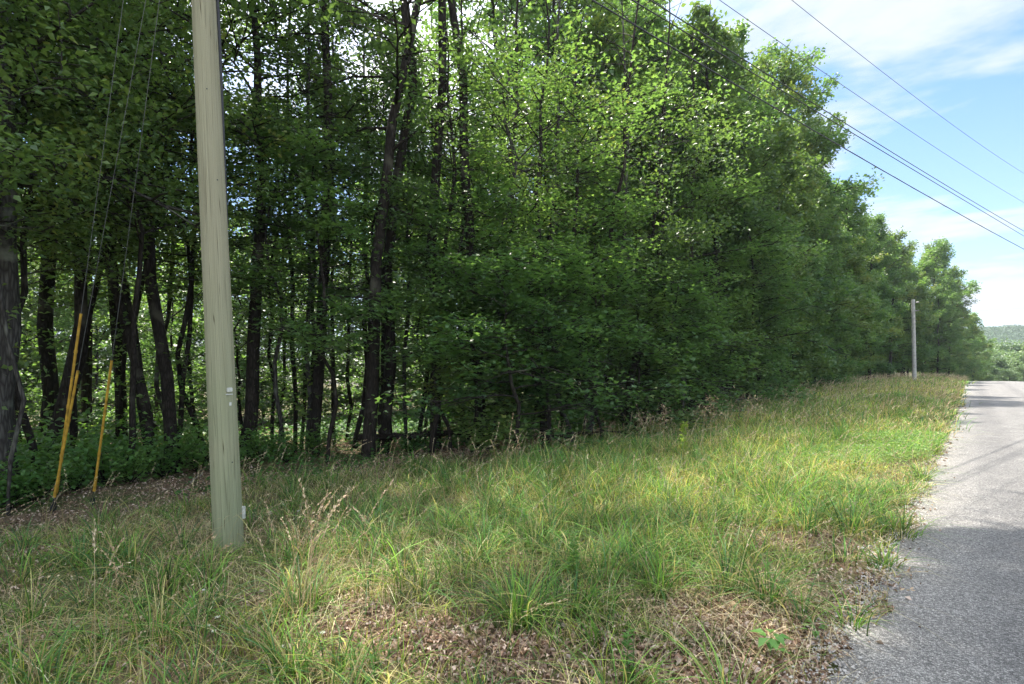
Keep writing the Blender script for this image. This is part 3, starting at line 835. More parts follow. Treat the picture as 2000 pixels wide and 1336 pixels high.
# extra crooked limbs of the leaning fork and the snag
def bare(name, pps, Z, radii, mat, label, cat, twigs=0):
    x0, y0 = at(pps[0][0][0], Z); z0 = zg1(x0, y0)
    root = empty(name, (x0, y0, z0))
    rg = np.random.default_rng(5)
    paths = []
    for pp, rr in zip(pps, radii):
        P = []
        for i, (px, py) in enumerate(pp):
            x, y = at(px, Z + 0.1 * math.sin(i * 2.1)); P.append((x - x0, y - y0, EYE + (HORY - py) / FPX * Z - z0))
        P = np.array(P)
        s = np.linspace(0, 1, len(P)); s2 = np.linspace(0, 1, len(P) * 3)
        P2 = np.stack([np.interp(s2, s, P[:, k]) for k in range(3)], -1) + rg.normal(0, 0.012, (len(s2), 3))
        paths.append((P2, np.linspace(rr[0], rr[1], len(s2)) * rg.uniform(0.9, 1.1, len(s2)), 9))
    a_, b_ = tubes(paths[:1]); link('trunk', np_mesh('bare_trunk', a_, b_, mat, True), root)
    for p in paths[1:]:
        a_, b_ = tubes([p]); link('branch', np_mesh('bare_branch', a_, b_, mat, True), root)
    tag(root, label, cat)
    return x0, y0
o = bare('dead_tree', [[(1228, 830), (1226, 780), (1236, 720), (1250, 660), (1258, 632)], [(1252, 660), (1262, 632), (1270, 618)], [(1256, 652), (1275, 640), (1288, 633)]],
     16.6, [(0.13, 0.085), (0.05, 0.012), (0.03, 0.008)], BARK, 'broken leaning dead snag with a pale splintered top at the wood edge', 'dead tree')
occupied.append((*o, 1.0))
o = bare('tree', [[(300, 900), (285, 850), (270, 720), (262, 640), (240, 540), (212, 500)], [(262, 640), (300, 440), (326, 370), (328, 300), (318, 262)], [(190, 520), (225, 480), (240, 330)]],
     13.0, [(0.12, 0.06), (0.05, 0.025), (0.04, 0.02)], BARK, 'bare twisted dark stem with a looping branch left of the wooden pole', 'tree')
o = bare('tree', [[(1148, 845), (1148, 800), (1146, 770)]], 15.0, [(0.12, 0.10)], BARK_GREY, 'short grey broken stump under the low maple leaves', 'stump')
# logs
def log(pp, Z, r, label, mat=BARK, dz=0.0):
    P = []
    for px, dZ in pp:
        x, y = at(px, Z + dZ); P.append((x, y, zg1(x, y) + r * 0.8 + dz))
    P = np.array(P); s = np.linspace(0, 1, len(P)); s2 = np.linspace(0, 1, 14)
    P2 = np.stack([np.interp(s2, s, P[:, k]) for k in range(3)], -1)
    P2 += np.random.default_rng(int(pp[0][0])).normal(0, 0.02, P2.shape)
    c = P2.mean(0)
    a_, b_ = tubes([(P2 - c, np.linspace(r, r * 0.6, 14), 9)])
    tag(link('fallen_log', np_mesh('log', a_, b_, mat, True), None, tuple(c)), label, 'log')
log([(700, 0), (780, 0.2), (880, 0.1), (960, 0.3)], 13.6, 0.09, 'long dark fallen log lying low behind the grass at the centre', dz=0.35)
log([(1340, 0), (1400, 1.2), (1445, 1.7)], 23.0, 0.2, 'grey fallen log beside the pale trunk at the wood edge', BARK_GREY)
log([(1080, 0), (1130, 0.6), (1200, 0.4)], 14.0, 0.035, 'thin fallen branch under the low maple', dz=0.25)
log([(370, 0), (395, 1.0)], 9.6, 0.02, 'thin pale stick leaning by the leaf litter left of the wooden pole', BARK_PALE, dz=0.1)

# --- understorey and edge trees with their own shapes
edge = [
 (15, 8.0, 9.0, 3.7, 1.7, 0.018, 9000, 0.11, 'oak', 30, LEAF_OAK, 'dark leafy young tree hiding the upper part of the thick grey trunk'),
 (75, 9.6, 9.5, 4.0, 2.0, 0.05, 9000, 0.11, 'oak', 30, LEAF_OAK, 'dark leafy tree right of the thick grey trunk above the guards'),
 # px, Z, H, hb, Rc, r0, N, leaf, shape, nl, leafm, label
 (1015, 11.7, 4.3, 0.9, 2.3, 0.04, 7500, 0.12, 'under', 22, LEAF_MAPLE, 'low spreading maple with layered leaves in front of the central trunks'),
 (1120, 13.4, 5.2, 0.8, 1.9, 0.04, 5500, 0.12, 'under', 22, LEAF_MAPLE, 'bushy young maple right of the low spreading one, reaching over the grass'),
 (880, 13.2, 6.5, 1.8, 1.7, 0.04, 4200, 0.12, 'under', 22, LEAF_MAPLE, 'young leafy tree above and left of the low spreading maple'),
 (640, 12.6, 7.2, 2.6, 2.0, 0.045, 5200, 0.12, 'under', 24, LEAF_MAPLE, 'layered young tree left of the big black trunk'),
 (545, 13.6, 8.4, 3.0, 2.1, 0.05, 5600, 0.12, 'under', 24, LEAF_MAPLE, 'layered young tree spreading right behind the wooden pole'),
 (745, 14.4, 9.0, 3.2, 2.0, 0.05, 5200, 0.12, 'under', 24, LEAF_MAPLE, 'layered tree wrapped round the big black trunk'),
 (840, 12.9, 10.5, 3.4, 1.9, 0.06, 6500, 0.12, 'oak', 26, LEAF_OAK, 'leafy edge tree rising right of the big black trunk'),
 (960, 13.5, 11.3, 3.2, 2.0, 0.07, 8000, 0.12, 'oak', 28, LEAF_OAK, 'tall leafy tree filling the middle of the wood edge'),
 (1060, 14.0, 11.6, 2.6, 2.0, 0.07, 8000, 0.12, 'oak', 28, LEAF_MAPLE, 'tall dense leafy tree right of centre at the wood edge'),
 (1150, 15.5, 12.3, 3.4, 2.0, 0.07, 7000, 0.13, 'oak', 26, LEAF_MAPLE, 'bright topped tree under the start of the lowest cable'),
 (1215, 17.5, 13.2, 3.2, 2.1, 0.07, 6500, 0.13, 'oak', 26, LEAF_OAK, 'leafy tree rising above the broken snag'),
 (1290, 19.0, 12.5, 2.4, 2.4, 0.08, 8000, 0.14, 'oak', 28, LEAF_OAK, 'dense edge tree right of the broken snag'),
 (1350, 21.5, 14.5, 1.9, 2.5, 0.09, 8500, 0.14, 'oak', 28, LEAF_MAPLE, 'dense edge tree with branches sweeping over the grey fallen log'),
 (1330, 18.0, 5.2, 1.5, 2.3, 0.04, 4200, 0.13, 'under', 20, LEAF_MAPLE, 'low layered maple behind the tall seed heads right of the snag'),
 (1460, 23.5, 8.5, 1.6, 3.0, 0.06, 7000, 0.14, 'under', 24, LEAF_MAPLE, 'broad layered tree hanging over the verge at the wood edge right of the log'),
 (400, 13.8, 9.5, 4.4, 2.2, 0.06, 5200, 0.12, 'oak', 24, LEAF_OAK, 'leafy tree seen left behind the wooden pole'),
 (330, 15.5, 10.5, 3.6, 2.3, 0.06, 5200, 0.13, 'under', 24, LEAF_OAK, 'leafy tree behind the looping bare branch'),
 (130, 12.5, 9.5, 4.6, 2.3, 0.07, 5600, 0.12, 'oak', 24, LEAF_OAK, 'dark leafy tree spreading over the yellow guards'),
 (250, 10.6, 8.6, 4.4, 2.0, 0.05, 5200, 0.11, 'oak', 24, LEAF_OAK, 'near leafy sapling crossing the guy wires'),
 (40, 11.0, 8.5, 3.9, 2.2, 0.06, 5200, 0.11, 'oak', 24, LEAF_OAK, 'dark foliage tree high beside the left border'),
 (690, 15.5, 12.5, 5.0, 2.2, 0.07, 6000, 0.13, 'oak', 24, LEAF_OAK, 'backlit tree high above the slender trunks left of centre'),
 (470, 16.5, 5.5, 1.6, 2.0, 0.04, 3600, 0.12, 'under', 20, LEAF_MAPLE, 'small layered tree in the gap right behind the wooden pole'),
 (830, 17.0, 6.0, 1.4, 2.0, 0.04, 3800, 0.12, 'under', 20, LEAF_MAPLE, 'small layered tree deep behind the fallen dark log'),
 (1220, 20.5, 6.5, 1.4, 2.1, 0.04, 3600, 0.13, 'under', 20, LEAF_MAPLE, 'small layered tree in the shade left behind the snag'),
]
for k, (px, Z, H, hb, Rc, r0, N, lf, shp, nl, lm, lab) in enumerate(edge):
    x, y = at(px, Z)
    ms = tree_meshes('edge', BARK if k % 3 else BARK_GREY, lm, seed=298 + k, H=H, hb=hb, Rc=Rc, r0=r0, nl=nl, N=int(N * 1.3), leaf=lf * 0.95, shape=shp, flat=0.05 if shp == 'under' else 0.12,
                     lobed=(lm is LEAF_MAPLE), world=(x, y, 0), wander=0.5, clump=0.6, ori=0.7)
    plant_tree('tree', ms, x, y, 0, 1.0, lab, 'tree', None)
    occupied.append((x, y, 0.9))

# tall trees whose crowns spread above the picture and shade the near grass
for k, (px, Z, H, hb, Rc, N, lab) in enumerate([(240, 14.6, 21, 7.5, 3.6, 4500, 'tall dark crowned tree over the guy wires'),
        (430, 14.6, 24, 9.0, 4.0, 10500, 'tall tree whose crown spreads out behind the top of the wooden pole'),
        (610, 14.2, 25, 14.5, 4.2, 12000, 'tall tree behind the slim trunks with bright sky gaps in its crown'),
        (850, 13.8, 25, 15.0, 4.2, 18000, 'tall tree crossing the top border at the centre left'),
        (945, 13.6, 25, 15.5, 4.2, 18000, 'tall tree crossing the top border at the very centre'),
        (745, 14.0, 25, 15.5, 4.2, 14000, 'tall tree behind the big black trunk, crown above the top border'),
        (80, 12.0, 18, 6.5, 3.4, 8000, 'tall dark tree over the top left corner'),
        (340, 12.2, 23, 12.5, 3.8, 9000, 'tall tree just left of the wooden pole, crown out at the top')]):
    x, y = at(px, Z)
    ms = tree_meshes('tall', BARK, LEAF_OAK, seed=820 + k, H=H, hb=hb, Rc=Rc, r0=0.13, nl=34, N=N, leaf=0.15, world=(x, y, 0), wander=0.7, low=25)
    plant_tree('tree', ms, x, y, 0, 1.0, lab, 'tree', None)
    occupied.append((x, y, 1.0))

# low leafy saplings hanging over the grass along the wood edge
FRT = [(925, 12.9), (1070, 13.0), (1175, 14.6), (1240, 16.2), (1300, 17.4), (1365, 19.4), (1430, 21.8), (1478, 24.5), (1510, 27.5), (1545, 31.0), (1580, 35.5), (1610, 41.0), (1640, 47.0), ]
FRPX = [e[0] for e in FRT]
for k, (px, Z) in enumerate(FRT):
    x, y = at(px, Z)
    ms = tree_meshes('fringe', BARK, LEAF_MAPLE if k % 3 else LEAF_OAK, seed=400 + k, H=3.4 + (k * 7 % 5) * 0.45, hb=0.25, Rc=1.5 + 0.012 * Z * (k % 3), r0=0.03, nl=22, N=3600, leaf=0.11 + 0.002 * Z, shape='under', wander=0.3, flat=0.07, lobed=Z < 20)
    plant_tree('sapling', ms, x, y, 0, 1.0, ORD[sorted(FRPX).index(px)] + ' low leafy sapling from the left hanging over the grass along the wood edge', 'sapling', 'low saplings along the wood edge')
    occupied.append((x, y, 0.6))

# --- shared kinds
rs = random.Random(11)
canopy = [tree_meshes('canopy', BARK, LEAF_OAK if k % 2 else LEAF_MAPLE, seed=500 + k, H=20, hb=(2.6, 4.0, 2.0, 3.2, 5.0)[k], Rc=3.4, r0=0.17, nl=40, N=13000, leaf=0.20, wander=0.6, flat=0.13, clump=0.7, ori=0.8) for k in range(5)]
edgek = [tree_meshes('rowtree', BARK, LEAF_OAK if k % 2 else LEAF_MAPLE, seed=550 + k, H=17, hb=1.2, Rc=3.3, r0=0.15, nl=44, N=17000, leaf=0.24, wander=0.7, flat=0.18, nsub=6, ori=0.9, clump=1.0) for k in range(5)]
deep = [tree_meshes('deep', BARK, LEAF_OAK, seed=600 + k, H=19, hb=(5.5, 7.5, 3.8, 6.5)[k], Rc=2.5, r0=0.12, nl=28, N=6500, leaf=0.18, wander=0.5, flat=0.12, low=10) for k in range(4)]
sapl = [tree_meshes('sapling', BARK, LEAF_MAPLE, seed=650 + k, H=6, hb=0.9, Rc=1.7, r0=0.035, nl=20, N=3000, leaf=0.15, shape='under', wander=0.4, flat=0.05, nsub=5) for k in range(4)]
def free(x, y, d):
    return all((x - a) ** 2 + (y - b) ** 2 > (d * c) ** 2 for a, b, c in occupied)
# front row beyond the detailed trees
y = 19.0
rowc = [0, 0]
while y < 92:
    for row, (bx, js) in enumerate(((-8.9, 0.6), (-12.4, 1.0))):
        x = bx + rs.uniform(-js, js); yy = y + rs.uniform(-0.8, 0.8) + row * 1.6
        if y > 74: x += (y - 74) * 0.16
        if not free(x, yy, 1.2): continue
        mi = rs.randrange(5); m = edgek[mi]
        base_H = 17.0
        Rc = 3.3
        H = min(h_limit(x, yy, Rc), rs.uniform(16.5, 20) + row * 2.5)
        if row == 0: H = min(H, rs.uniform(13.5, 18))
        if H < 3.5: continue
        sc = H / base_H; rz_ = rs.uniform(0, 6.28)
        if yy < 27: m = tree_meshes('rowtree', BARK, (LEAF_OAK, LEAF_MAPLE)[mi % 2], seed=560 + int(yy * 3) + row, H=H, hb=1.6 + row, Rc=3.0, r0=0.14, nl=42, N=14000, leaf=0.19, wander=0.6, flat=0.16, ori=0.8, clump=0.8, world=(x, yy, 0)); sc = 1.0; rz_ = 0.0
        rowc[row] += 1
        plant_tree('tree', m, x, yy, rz_, sc,
                   ORD[rowc[0] - 1] + ' leafy front row verge tree, counted from the broken snag towards the far pole' if row == 0 else ORD[rowc[1] - 1] + ' taller tree behind the verge row, counted from the broken snag rightwards',
                   'tree', 'front row trees along the verge' if row == 0 else 'second row trees behind the verge trees')
        occupied.append((x, yy, 1.0))
    y += 2.9 if y < 60 else 3.6
# tall crowns further back that fill the top of the view
for k, (px, Z) in enumerate([(1000, 26), (1060, 29.5), (1115, 27), (1180, 29), (1245, 28), (1310, 30)]):
    x, yy = at(px, Z)
    plant_tree('tree', canopy[k % 5], x, yy, k * 1.1, min(1.22, h_limit(x, yy, 2.5) / 20), 'tall full crowned tree standing behind the front trees at the centre', 'tree', 'tall trees behind the centre of the wood edge')
    occupied.append((x, yy, 1.0))
# interior
cnt = 0
for gyy in np.arange(-14, 52, 4.3):
    for gxx in np.arange(-52, -10.5, 4.3):
        x = gxx + rs.uniform(-1.5, 1.5); yy = gyy + rs.uniform(-1.5, 1.5)
        X, Z = cam_xz(x, yy)
        if Z < 9 or abs(X / Z) > 1.02: continue
        if yy > 22 and x < -24: continue
        if yy > 34 and x < -17: continue
        if not free(x, yy, 1.5): continue
        # leave the sun's path to the verge open for the big shared crowns
        hgt = 13.0; lx = x + SUN_H[0] * SUN_T * hgt; ly = yy + SUN_H[1] * SUN_T * hgt
        H = min(h_limit(x, yy, 2.8), rs.uniform(16, 21))
        near_lit = (x > -17.5 and 1.0 < yy < 20)
        if near_lit: m = deep[rs.randrange(4)]; H = min(H, rs.uniform(11.5, 13)) if x > -14 else min(H, 15.0); b = 19.0
        elif x > -20: m = canopy[rs.randrange(5)]; b = 20.0
        else: m = (deep + canopy)[rs.randrange(9)]; b = 20.0
        if H < 5: continue
        if rs.random() < (0.93 if x < -20 else 0.72): continue
        far = x < -24
        plant_tree('tree', m, x, yy, rs.uniform(0, 6.28), H / b,
                   'tall tree glimpsed far back in the wood' if far else 'tall shaded tree just behind the front trunks of the wood',
                   'tree', 'trees deep in the wood' if far else 'trees behind the wood edge')
        occupied.append((x, yy, 0.8)); cnt += 1
sp = 0
for gyy in np.arange(-10, 40, 4.6):
    for gxx in np.arange(-44, -11.0, 4.8):
        x = gxx + rs.uniform(-1.6, 1.6); yy = gyy + rs.uniform(-1.6, 1.6)
        X, Z = cam_xz(x, yy)
        if Z < 13 or abs(X / Z) > 0.98: continue
        if yy > 18 and x < -22: continue
        if not free(x, yy, 0.8): continue
        s = rs.uniform(0.55, 1.15)
        plant_tree('sapling', sapl[rs.randrange(4)], x, yy, rs.uniform(0, 6.28), s, 'thin layered sapling growing in the shade inside the wood', 'sapling', 'understorey saplings inside the wood')
        sp += 1
print('interior trees', cnt, 'saplings', sp)

for k, (x, yy) in enumerate([(-10.5, -5.5), (-13.5, -3.2), (-11.5, -10.0), (-16.0, -8.0), (-21.0, -5.0), (-14.0, -14.5), (-27.0, -9.0)]):
    plant_tree('tree', edgek[k % 5], x, yy, k * 1.7, 0.85 + 0.05 * (k % 4), 'leafy tree of the wood continuing past the left border', 'tree', 'trees past the left border')
# leafy trees closing the view at the back of the wood
backk = [tree_meshes('backtree', BARK, LEAF_OAK if k else LEAF_MAPLE, seed=900 + k, H=14, hb=0.5, Rc=3.4, r0=0.12, nl=46, N=12000, leaf=0.24, wander=0.5, flat=0.10, shape='round') for k in range(3)]
for k in range(30):
    px = -90 + 46 * k + rs.uniform(-12, 12); Z = (30.0, 35.5)[k % 2] + rs.uniform(-1.5, 1.5)
    x, yy = at(px, Z)
    if x > -13: continue
    plant_tree('tree', backk[k % 3], x, yy, rs.uniform(0, 6.28), min(rs.uniform(0.6, 0.95), h_limit(x, yy, 2) / 14.0), 'low branched leafy tree at the very back of the wood, glimpsed between trunks', 'tree', 'bright leafy trees at the back of the wood')
for k in range(15):
    yy = 27 + 4.2 * k; x = -16.5 + rs.uniform(-1.5, 1.5)
    plant_tree('tree', backk[k % 3], x, yy, rs.uniform(0, 6.28), rs.uniform(0.75, 1.0), 'low branched leafy tree in the dark behind the trunks along the right verge', 'tree', 'leafy trees behind the right hand trunks')
# crowns that make the stepped skyline over the verge
for k, (px, Z, yt, lab) in enumerate([(1375, 24.5, 24, 'tallest tree of the right half, its ragged top under the two close cables'),
        (1415, 29.0, 66, 'tall tree whose top pokes out between the ragged top and the round dome crown'),
        (1478, 33.0, 128, 'left half of the big round domed crown against the clouds'),
        (1535, 34.5, 112, 'right half of the big round domed crown against the clouds'),
        (1570, 38.0, 190, 'shoulder tree on the right slope of the domed crown'),
        (1645, 46.0, 362, 'darker tree standing one step below the domed crown on the skyline'),
        (1735, 60.0, 462, 'tree filling the saddle of the skyline left of the far end trees'),
        (1698, 54.0, 425, 'tree at the notch of the skyline right of the darker one')]):
    x, yy = at(px, Z); H = EYE - zg1(x, yy) + (HORY - yt) / FPX * Z
    ms = tree_meshes('skytree', BARK, (LEAF_OAK, LEAF_MAPLE)[k % 2], seed=870 + k, H=H, hb=3.0, Rc=(2.2, 2.2, 3.0, 3.4, 2.6, 2.4, 2.8, 2.6)[k], r0=0.15, nl=44, N=16000, leaf=0.22, wander=0.5, flat=0.18, clump=0.9, shape='oak' if k < 2 else 'round', world=(x, yy, 0), ori=1.0)
    plant_tree('tree', ms, x, yy, 0, 1.0, lab, 'tree', None)

slim = [tree_meshes('slim', BARK, LEAF_MAPLE, seed=950 + k, H=11, hb=3.0 + k, Rc=1.4, r0=0.05, nl=20, N=2300, leaf=0.13, wander=0.45, flat=0.08, low=60, clump=0.4) for k in range(3)]
for k, (px, Z) in enumerate([(532, 14.8), (555, 17.5), (588, 16.2), (622, 15.4), (676, 17.8), (765, 16.4), (815, 15.6), (862, 17.2), (222, 14.2), (135, 15.2), (345, 13.2), (385, 16.5), (1035, 17.5), (1100, 18.0), (930, 18.2), (50, 13.6)]):
    x, yy = at(px, Z)
    plant_tree('sapling', slim[k % 3], x, yy, k * 0.9, 0.9 + 0.03 * (k % 7), 'pole thin young tree with leaves up its stem among the front trunks', 'sapling', 'slender young trees among the front trunks')

# shrubs at the foot of the wood edge
shr = []
for k in range(4):
    rg = np.random.default_rng(700 + k)
    paths, C = [], []
    for i in range(16):
        az = rg.uniform(0, 2 * PI); L = rg.uniform(0.5, 1.1); el = rg.uniform(0.6, 1.4)
        d = np.array([math.cos(az) * math.cos(el), math.sin(az) * math.cos(el), math.sin(el)])
        p = np.array([d * L * s + np.array([0, 0, -0.2 * s * s * L]) for s in (0, 0.4, 0.75, 1.0)])
        paths.append((p, np.array([0.010, 0.008, 0.005, 0.003]), 4))
        for s in rg.uniform(0.25, 1.05, 34):
            C.append(d * L * s + rg.normal(0, 0.10, 3))
    C = np.array(C); C[:, 2] = np.maximum(C[:, 2], 0.03)
    Vl, Fl = leaf_cards(C, rg.uniform(0.07, 0.13, len(C)), rg, 0.45, 0.2, 0.75)
    tint = np.repeat(np.clip(rg.normal(0.5, 0.2, len(C)), 0, 1), 4)
    a_, b_ = tubes(paths)
    shr.append((np_mesh('shrub_stems', a_, b_, BARK, True), np_mesh('shrub_leaves', Vl, Fl, LEAF_SHRUB, False, {'tint': tint})))
spots = [(20, 8.3, 0.8), (70, 8.6, 0.85), (150, 9.5, 0.9), (205, 10.0, 1.0), (255, 10.2, 0.8), (60, 10.4, 1.2), (125, 11.4, 1.2), (320, 11.2, 1.0), (385, 12.0, 1.1), (235, 12.2, 1.3), (510, 13.2, 0.9), (560, 12.6, 0.8),
         (350, 13.8, 1.4), (620, 13.4, 0.9), (-30, 9.2, 1.2), (170, 13.5, 1.5), (20, 12.5, 1.4), (460, 11.9, 0.7), (1190, 15.6, 0.7), (1290, 18.2, 0.7), (940, 13.6, 0.8), (1030, 13.9, 0.8), (800, 13.8, 0.7)]
for k, (px, Z, s) in enumerate(spots):
    x, yy = at(px, Z)
    if x > -8.7: x = -8.9
    plant_tree('shrub', shr[k % 4], x, yy, rs.uniform(0, 6.28), s,
               'low leafy shrub under the trees left of the wooden pole' if px < 430 else 'low leafy shrub under the trees right of the wooden pole',
               'shrub', 'low shrubs left of the pole' if px < 430 else 'low shrubs right of the pole', ('stems', 'leaves'))

# trees over the rise at the right and beyond
fark = [tree_meshes('fartree', BARK, LEAF_FAR, seed=800 + k, H=12, hb=1.2, Rc=4.2, r0=0.2, nl=44, N=9000, leaf=0.34, wander=0.5, flat=0.25, shape='round') for k in range(3)]
farspots = [(1905, 100, 716), (1930, 112, 700), (1950, 128, 694), (1968, 110, 704), (1985, 135, 688), (2005, 118, 692), (2030, 130, 684), (1945, 96, 722), (1972, 92, 724), (2000, 94, 720), (2022, 98, 712), (1958, 150, 690), (2060, 115, 690), (1988, 104, 712), (1925, 90, 728)]
for k, (px, Z, yt) in enumerate(farspots):
    x, yy = at(px, Z); g0 = zg1(x, yy)
    H = EYE - g0 + (HORY - yt) / FPX * Z
    if H < 2: H = 2
    plant_tree('tree', fark[k % 3], x, yy, rs.uniform(0, 6.28), H / 12.0, 'sunlit pale green round tree below the rise beyond the road end', 'tree', 'sunlit trees beyond the road crest')
# end of the wood, on the falling ground beyond the crest
ENDT = [(1815, 74, 478), (1835, 80, 484), (1852, 84, 500), (1862, 78, 545), (1880, 88, 575), (1895, 96, 618), (1912, 90, 640), (1922, 100, 655), (1900, 86, 668), (1932, 104, 690), (1885, 78, 640), (1868, 72, 600), (1845, 70, 560), (1915, 82, 700), (1780, 66, 500)]
ENDPX = [e[0] for e in ENDT]
for k, (px, Z, yt) in enumerate(ENDT):
    x, yy = at(px - 14, Z); g0 = zg1(x, yy)
    H = EYE - g0 + (HORY - yt) / FPX * Z
    m = edgek[k % 5]
    plant_tree('tree', m, x, yy, rs.uniform(0, 6.28), H / 17.0, ORD[sorted(ENDPX).index(ENDPX[k])] + ' leafy tree from the left in the far end of the wood beyond the pole', 'tree', 'trees at the far end of the wood')

# far hill with its woods
hx = np.linspace(-700, 900, 120); hy = np.linspace(300, 1300, 60)
HX, HY = np.meshgrid(hx, hy)
def hillz(x, y):
    r = np.exp(-((y - 620 - 0.1 * x) / 190.0) ** 2)
    prof = 19 + 6 * np.sin(x / 95.0 + 0.6) + 4 * np.sin(x / 37.0 + 2) + 2 * np.sin(x / 17.0)
    r2 = np.exp(-((y - 430 - 0.2 * x) / 90.0) ** 2) * (8 + 5 * np.sin(x / 60.0 + 2.4))
    return -34 + r * (prof + 34) + r2
HZ = hillz(HX, HY)
nx, ny = 120, 60
I = (np.arange(ny - 1)[:, None] * nx + np.arange(nx - 1)[None, :]).ravel()
tag(link('hills', np_mesh('hills', np.stack([HX, HY, HZ], -1).reshape(-1, 3), np.stack([I, I + 1, I + nx + 1, I + nx], -1), GROUND, True)), kind='structure')
rg = np.random.default_rng(9)
n = 9000
tx = rg.uniform(-120, 260, n); ty = rg.uniform(330, 720, n)
X, Z = cam_xz(tx, ty); px = HORX + FPX * X / Z
k = (px > 1840) & (px < 2120); tx, ty = tx[k], ty[k]
n = len(tx); tz = hillz(tx, ty)
per = 90
u1 = rg.normal(0, 1, (n, per, 3)); u1 /= np.linalg.norm(u1, axis=2)[..., None]; u1[..., 2] = np.abs(u1[..., 2])
rad = rg.uniform(3.0, 5.5, n)[:, None, None]
C = np.stack([tx, ty, tz + 2], -1)[:, None, :] + u1 * rad * np.array([1, 1, 1.1]) * rg.uniform(0.85, 1.05, (n, per, 1))
tint = np.repeat(np.repeat(rg.uniform(0.2, 0.8, n), per) + rg.normal(0, 0.12, n * per), 4)
Vl, Fl = leaf_cards(C.reshape(-1, 3), rg.uniform(0.7, 1.4, n * per), rg, 0.7, 0.2, 0.8)
LEAF_HILL = leaf_mat('leaf_hill', [(0.0, (0.035, 0.08, 0.04)), (0.5, (0.055, 0.11, 0.055)), (1.0, (0.09, 0.15, 0.065))], trans=(0.10, 0.17, 0.06), tmix=0.2, rough=0.7)
tag(link('hillside_woods', np_mesh('hillside_woods', Vl, Fl, LEAF_HILL, False, {'tint': np.clip(tint, 0, 1)})), 'blue green wooded hillside far beyond the end of the road', 'woods', kind='stuff')
print('hill clumps', n)

# ================================================================== ground cover
rg = np.random.default_rng(21)
def nz2(x, y, s, seed=0):
    r_ = np.random.default_rng(1000 + seed)
    v_ = 0
    for i in range(5):
        a = r_.uniform(0, 2 * PI); f = s * r_.uniform(0.6, 1.9); p = r_.uniform(0, 6.28)
        v_ = v_ + np.sin((x * math.cos(a) + y * math.sin(a)) * f + p + 0.8 * np.sin((x * math.sin(a) - y * math.cos(a)) * f * 0.7))
    return v_ / 5
def edge_x(y):   # wood side limit of the grass
    return -9.4 + 1.0 * sm(2, 9, y) + 0.3 * np.sin(y * 0.9) + 0.15 * np.sin(y * 2.3)
bare_spots = []
for px, py, a, b in ((680, 1215, 0.45, 0.3), (1050, 1320, 0.9, 0.3), (1480, 1230, 0.75, 0.42), (1560, 1060, 0.9, 0.4), (1320, 1300, 0.8, 0.3), (1780, 910, 0.6, 0.5), (500, 1180, 0.3, 0.2), (1640, 1200, 0.35, 0.3), (1250, 1010, 0.3, 0.3), (60, 1080, 0.4, 0.3), (1600, 1320, 0.5, 0.25), (850, 1290, 0.4, 0.2), (1650, 1130, 0.3, 0.5)):
    x, y, z = ground_at(px, py); bare_spots.append((x, y, a, b))
def bareness(x, y):
    m = np.zeros_like(x) - 1
    for (cx, cy, a, b) in bare_spots:
        m = np.maximum(m, 1 - np.hypot((x - cx) / a, (y - cy) / b))
    return m + 0.35 * nz2(x, y, 3.0, 4)
def sample(bands, xmin=None, xmax=-0.5):
    xs, ys = [], []
    for z0, z1, dens in bands:
        area = 2.3 * (z1 ** 2 - z0 ** 2) / 2
        n = int(area * dens)
        Z = np.sqrt(rg.uniform(z0 ** 2, z1 ** 2, n)); t = rg.uniform(-1.35, 0.95, n)
        X = t * Z
        x = X * CA - Z * SA; y = X * SA + Z * CA
        k = (x < xmax + 0.08 * np.sin(y * 3) + 0.06 * np.sin(y * 9)) & (x > (edge_x(y) if xmin is None else xmin))
        xs.append(x[k]); ys.append(y[k])
    return np.concatenate(xs), np.concatenate(ys)
def blades(x, y, h, w, lean, K=3, az=None, droop=0.35, z0=0.0):
    n = len(x)
    if az is None: az = rg.uniform(0, 2 * PI, n)
    s = np.linspace(0, 1, K + 1)[None, :]
    h, w, lean = [np.broadcast_to(a, (n,))[:, None] for a in (h, w, lean)]
    reach = lean * h * s ** 1.7
    cx = x[:, None] + np.cos(az)[:, None] * reach; cy = y[:, None] + np.sin(az)[:, None] * reach
    cz_ = zg(x, y)[:, None] + z0 + h * (s - droop * lean * s ** 2.4)
    tw = az + PI / 2 + rg.normal(0, 0.7, n)
    ww = w * (1 - s ** 2.2) * 0.5 + 0.0003
    ax_, ay_ = np.cos(tw)[:, None] * ww, np.sin(tw)[:, None] * ww
    L = np.stack([cx - ax_, cy - ay_, cz_], -1); R_ = np.stack([cx + ax_, cy + ay_, cz_], -1)
    V = np.stack([L, R_], 2).reshape(-1, 3)
    b = np.arange(n)[:, None] * (2 * (K + 1))
    F = np.concatenate([b + np.array([[2 * i, 2 * i + 1, 2 * i + 3, 2 * i + 2]]) for i in range(K)])
    return V, F
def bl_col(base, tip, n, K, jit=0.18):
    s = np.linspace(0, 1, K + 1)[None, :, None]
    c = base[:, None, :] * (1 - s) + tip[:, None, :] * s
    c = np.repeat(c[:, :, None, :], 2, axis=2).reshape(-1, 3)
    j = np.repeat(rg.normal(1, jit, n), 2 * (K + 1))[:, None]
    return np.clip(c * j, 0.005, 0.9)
def pal(n, cols, p=None):
    cols = np.array(cols); return cols[rg.choice(len(cols), n, p=p)]
GREENS = [(0.13, 0.22, 0.045), (0.19, 0.29, 0.055), (0.28, 0.35, 0.075), (0.10, 0.18, 0.06), (0.34, 0.39, 0.08), (0.30, 0.27, 0.13), (0.38, 0.33, 0.20)]

PCX, PCY, _ = ground_at(1735, 905)
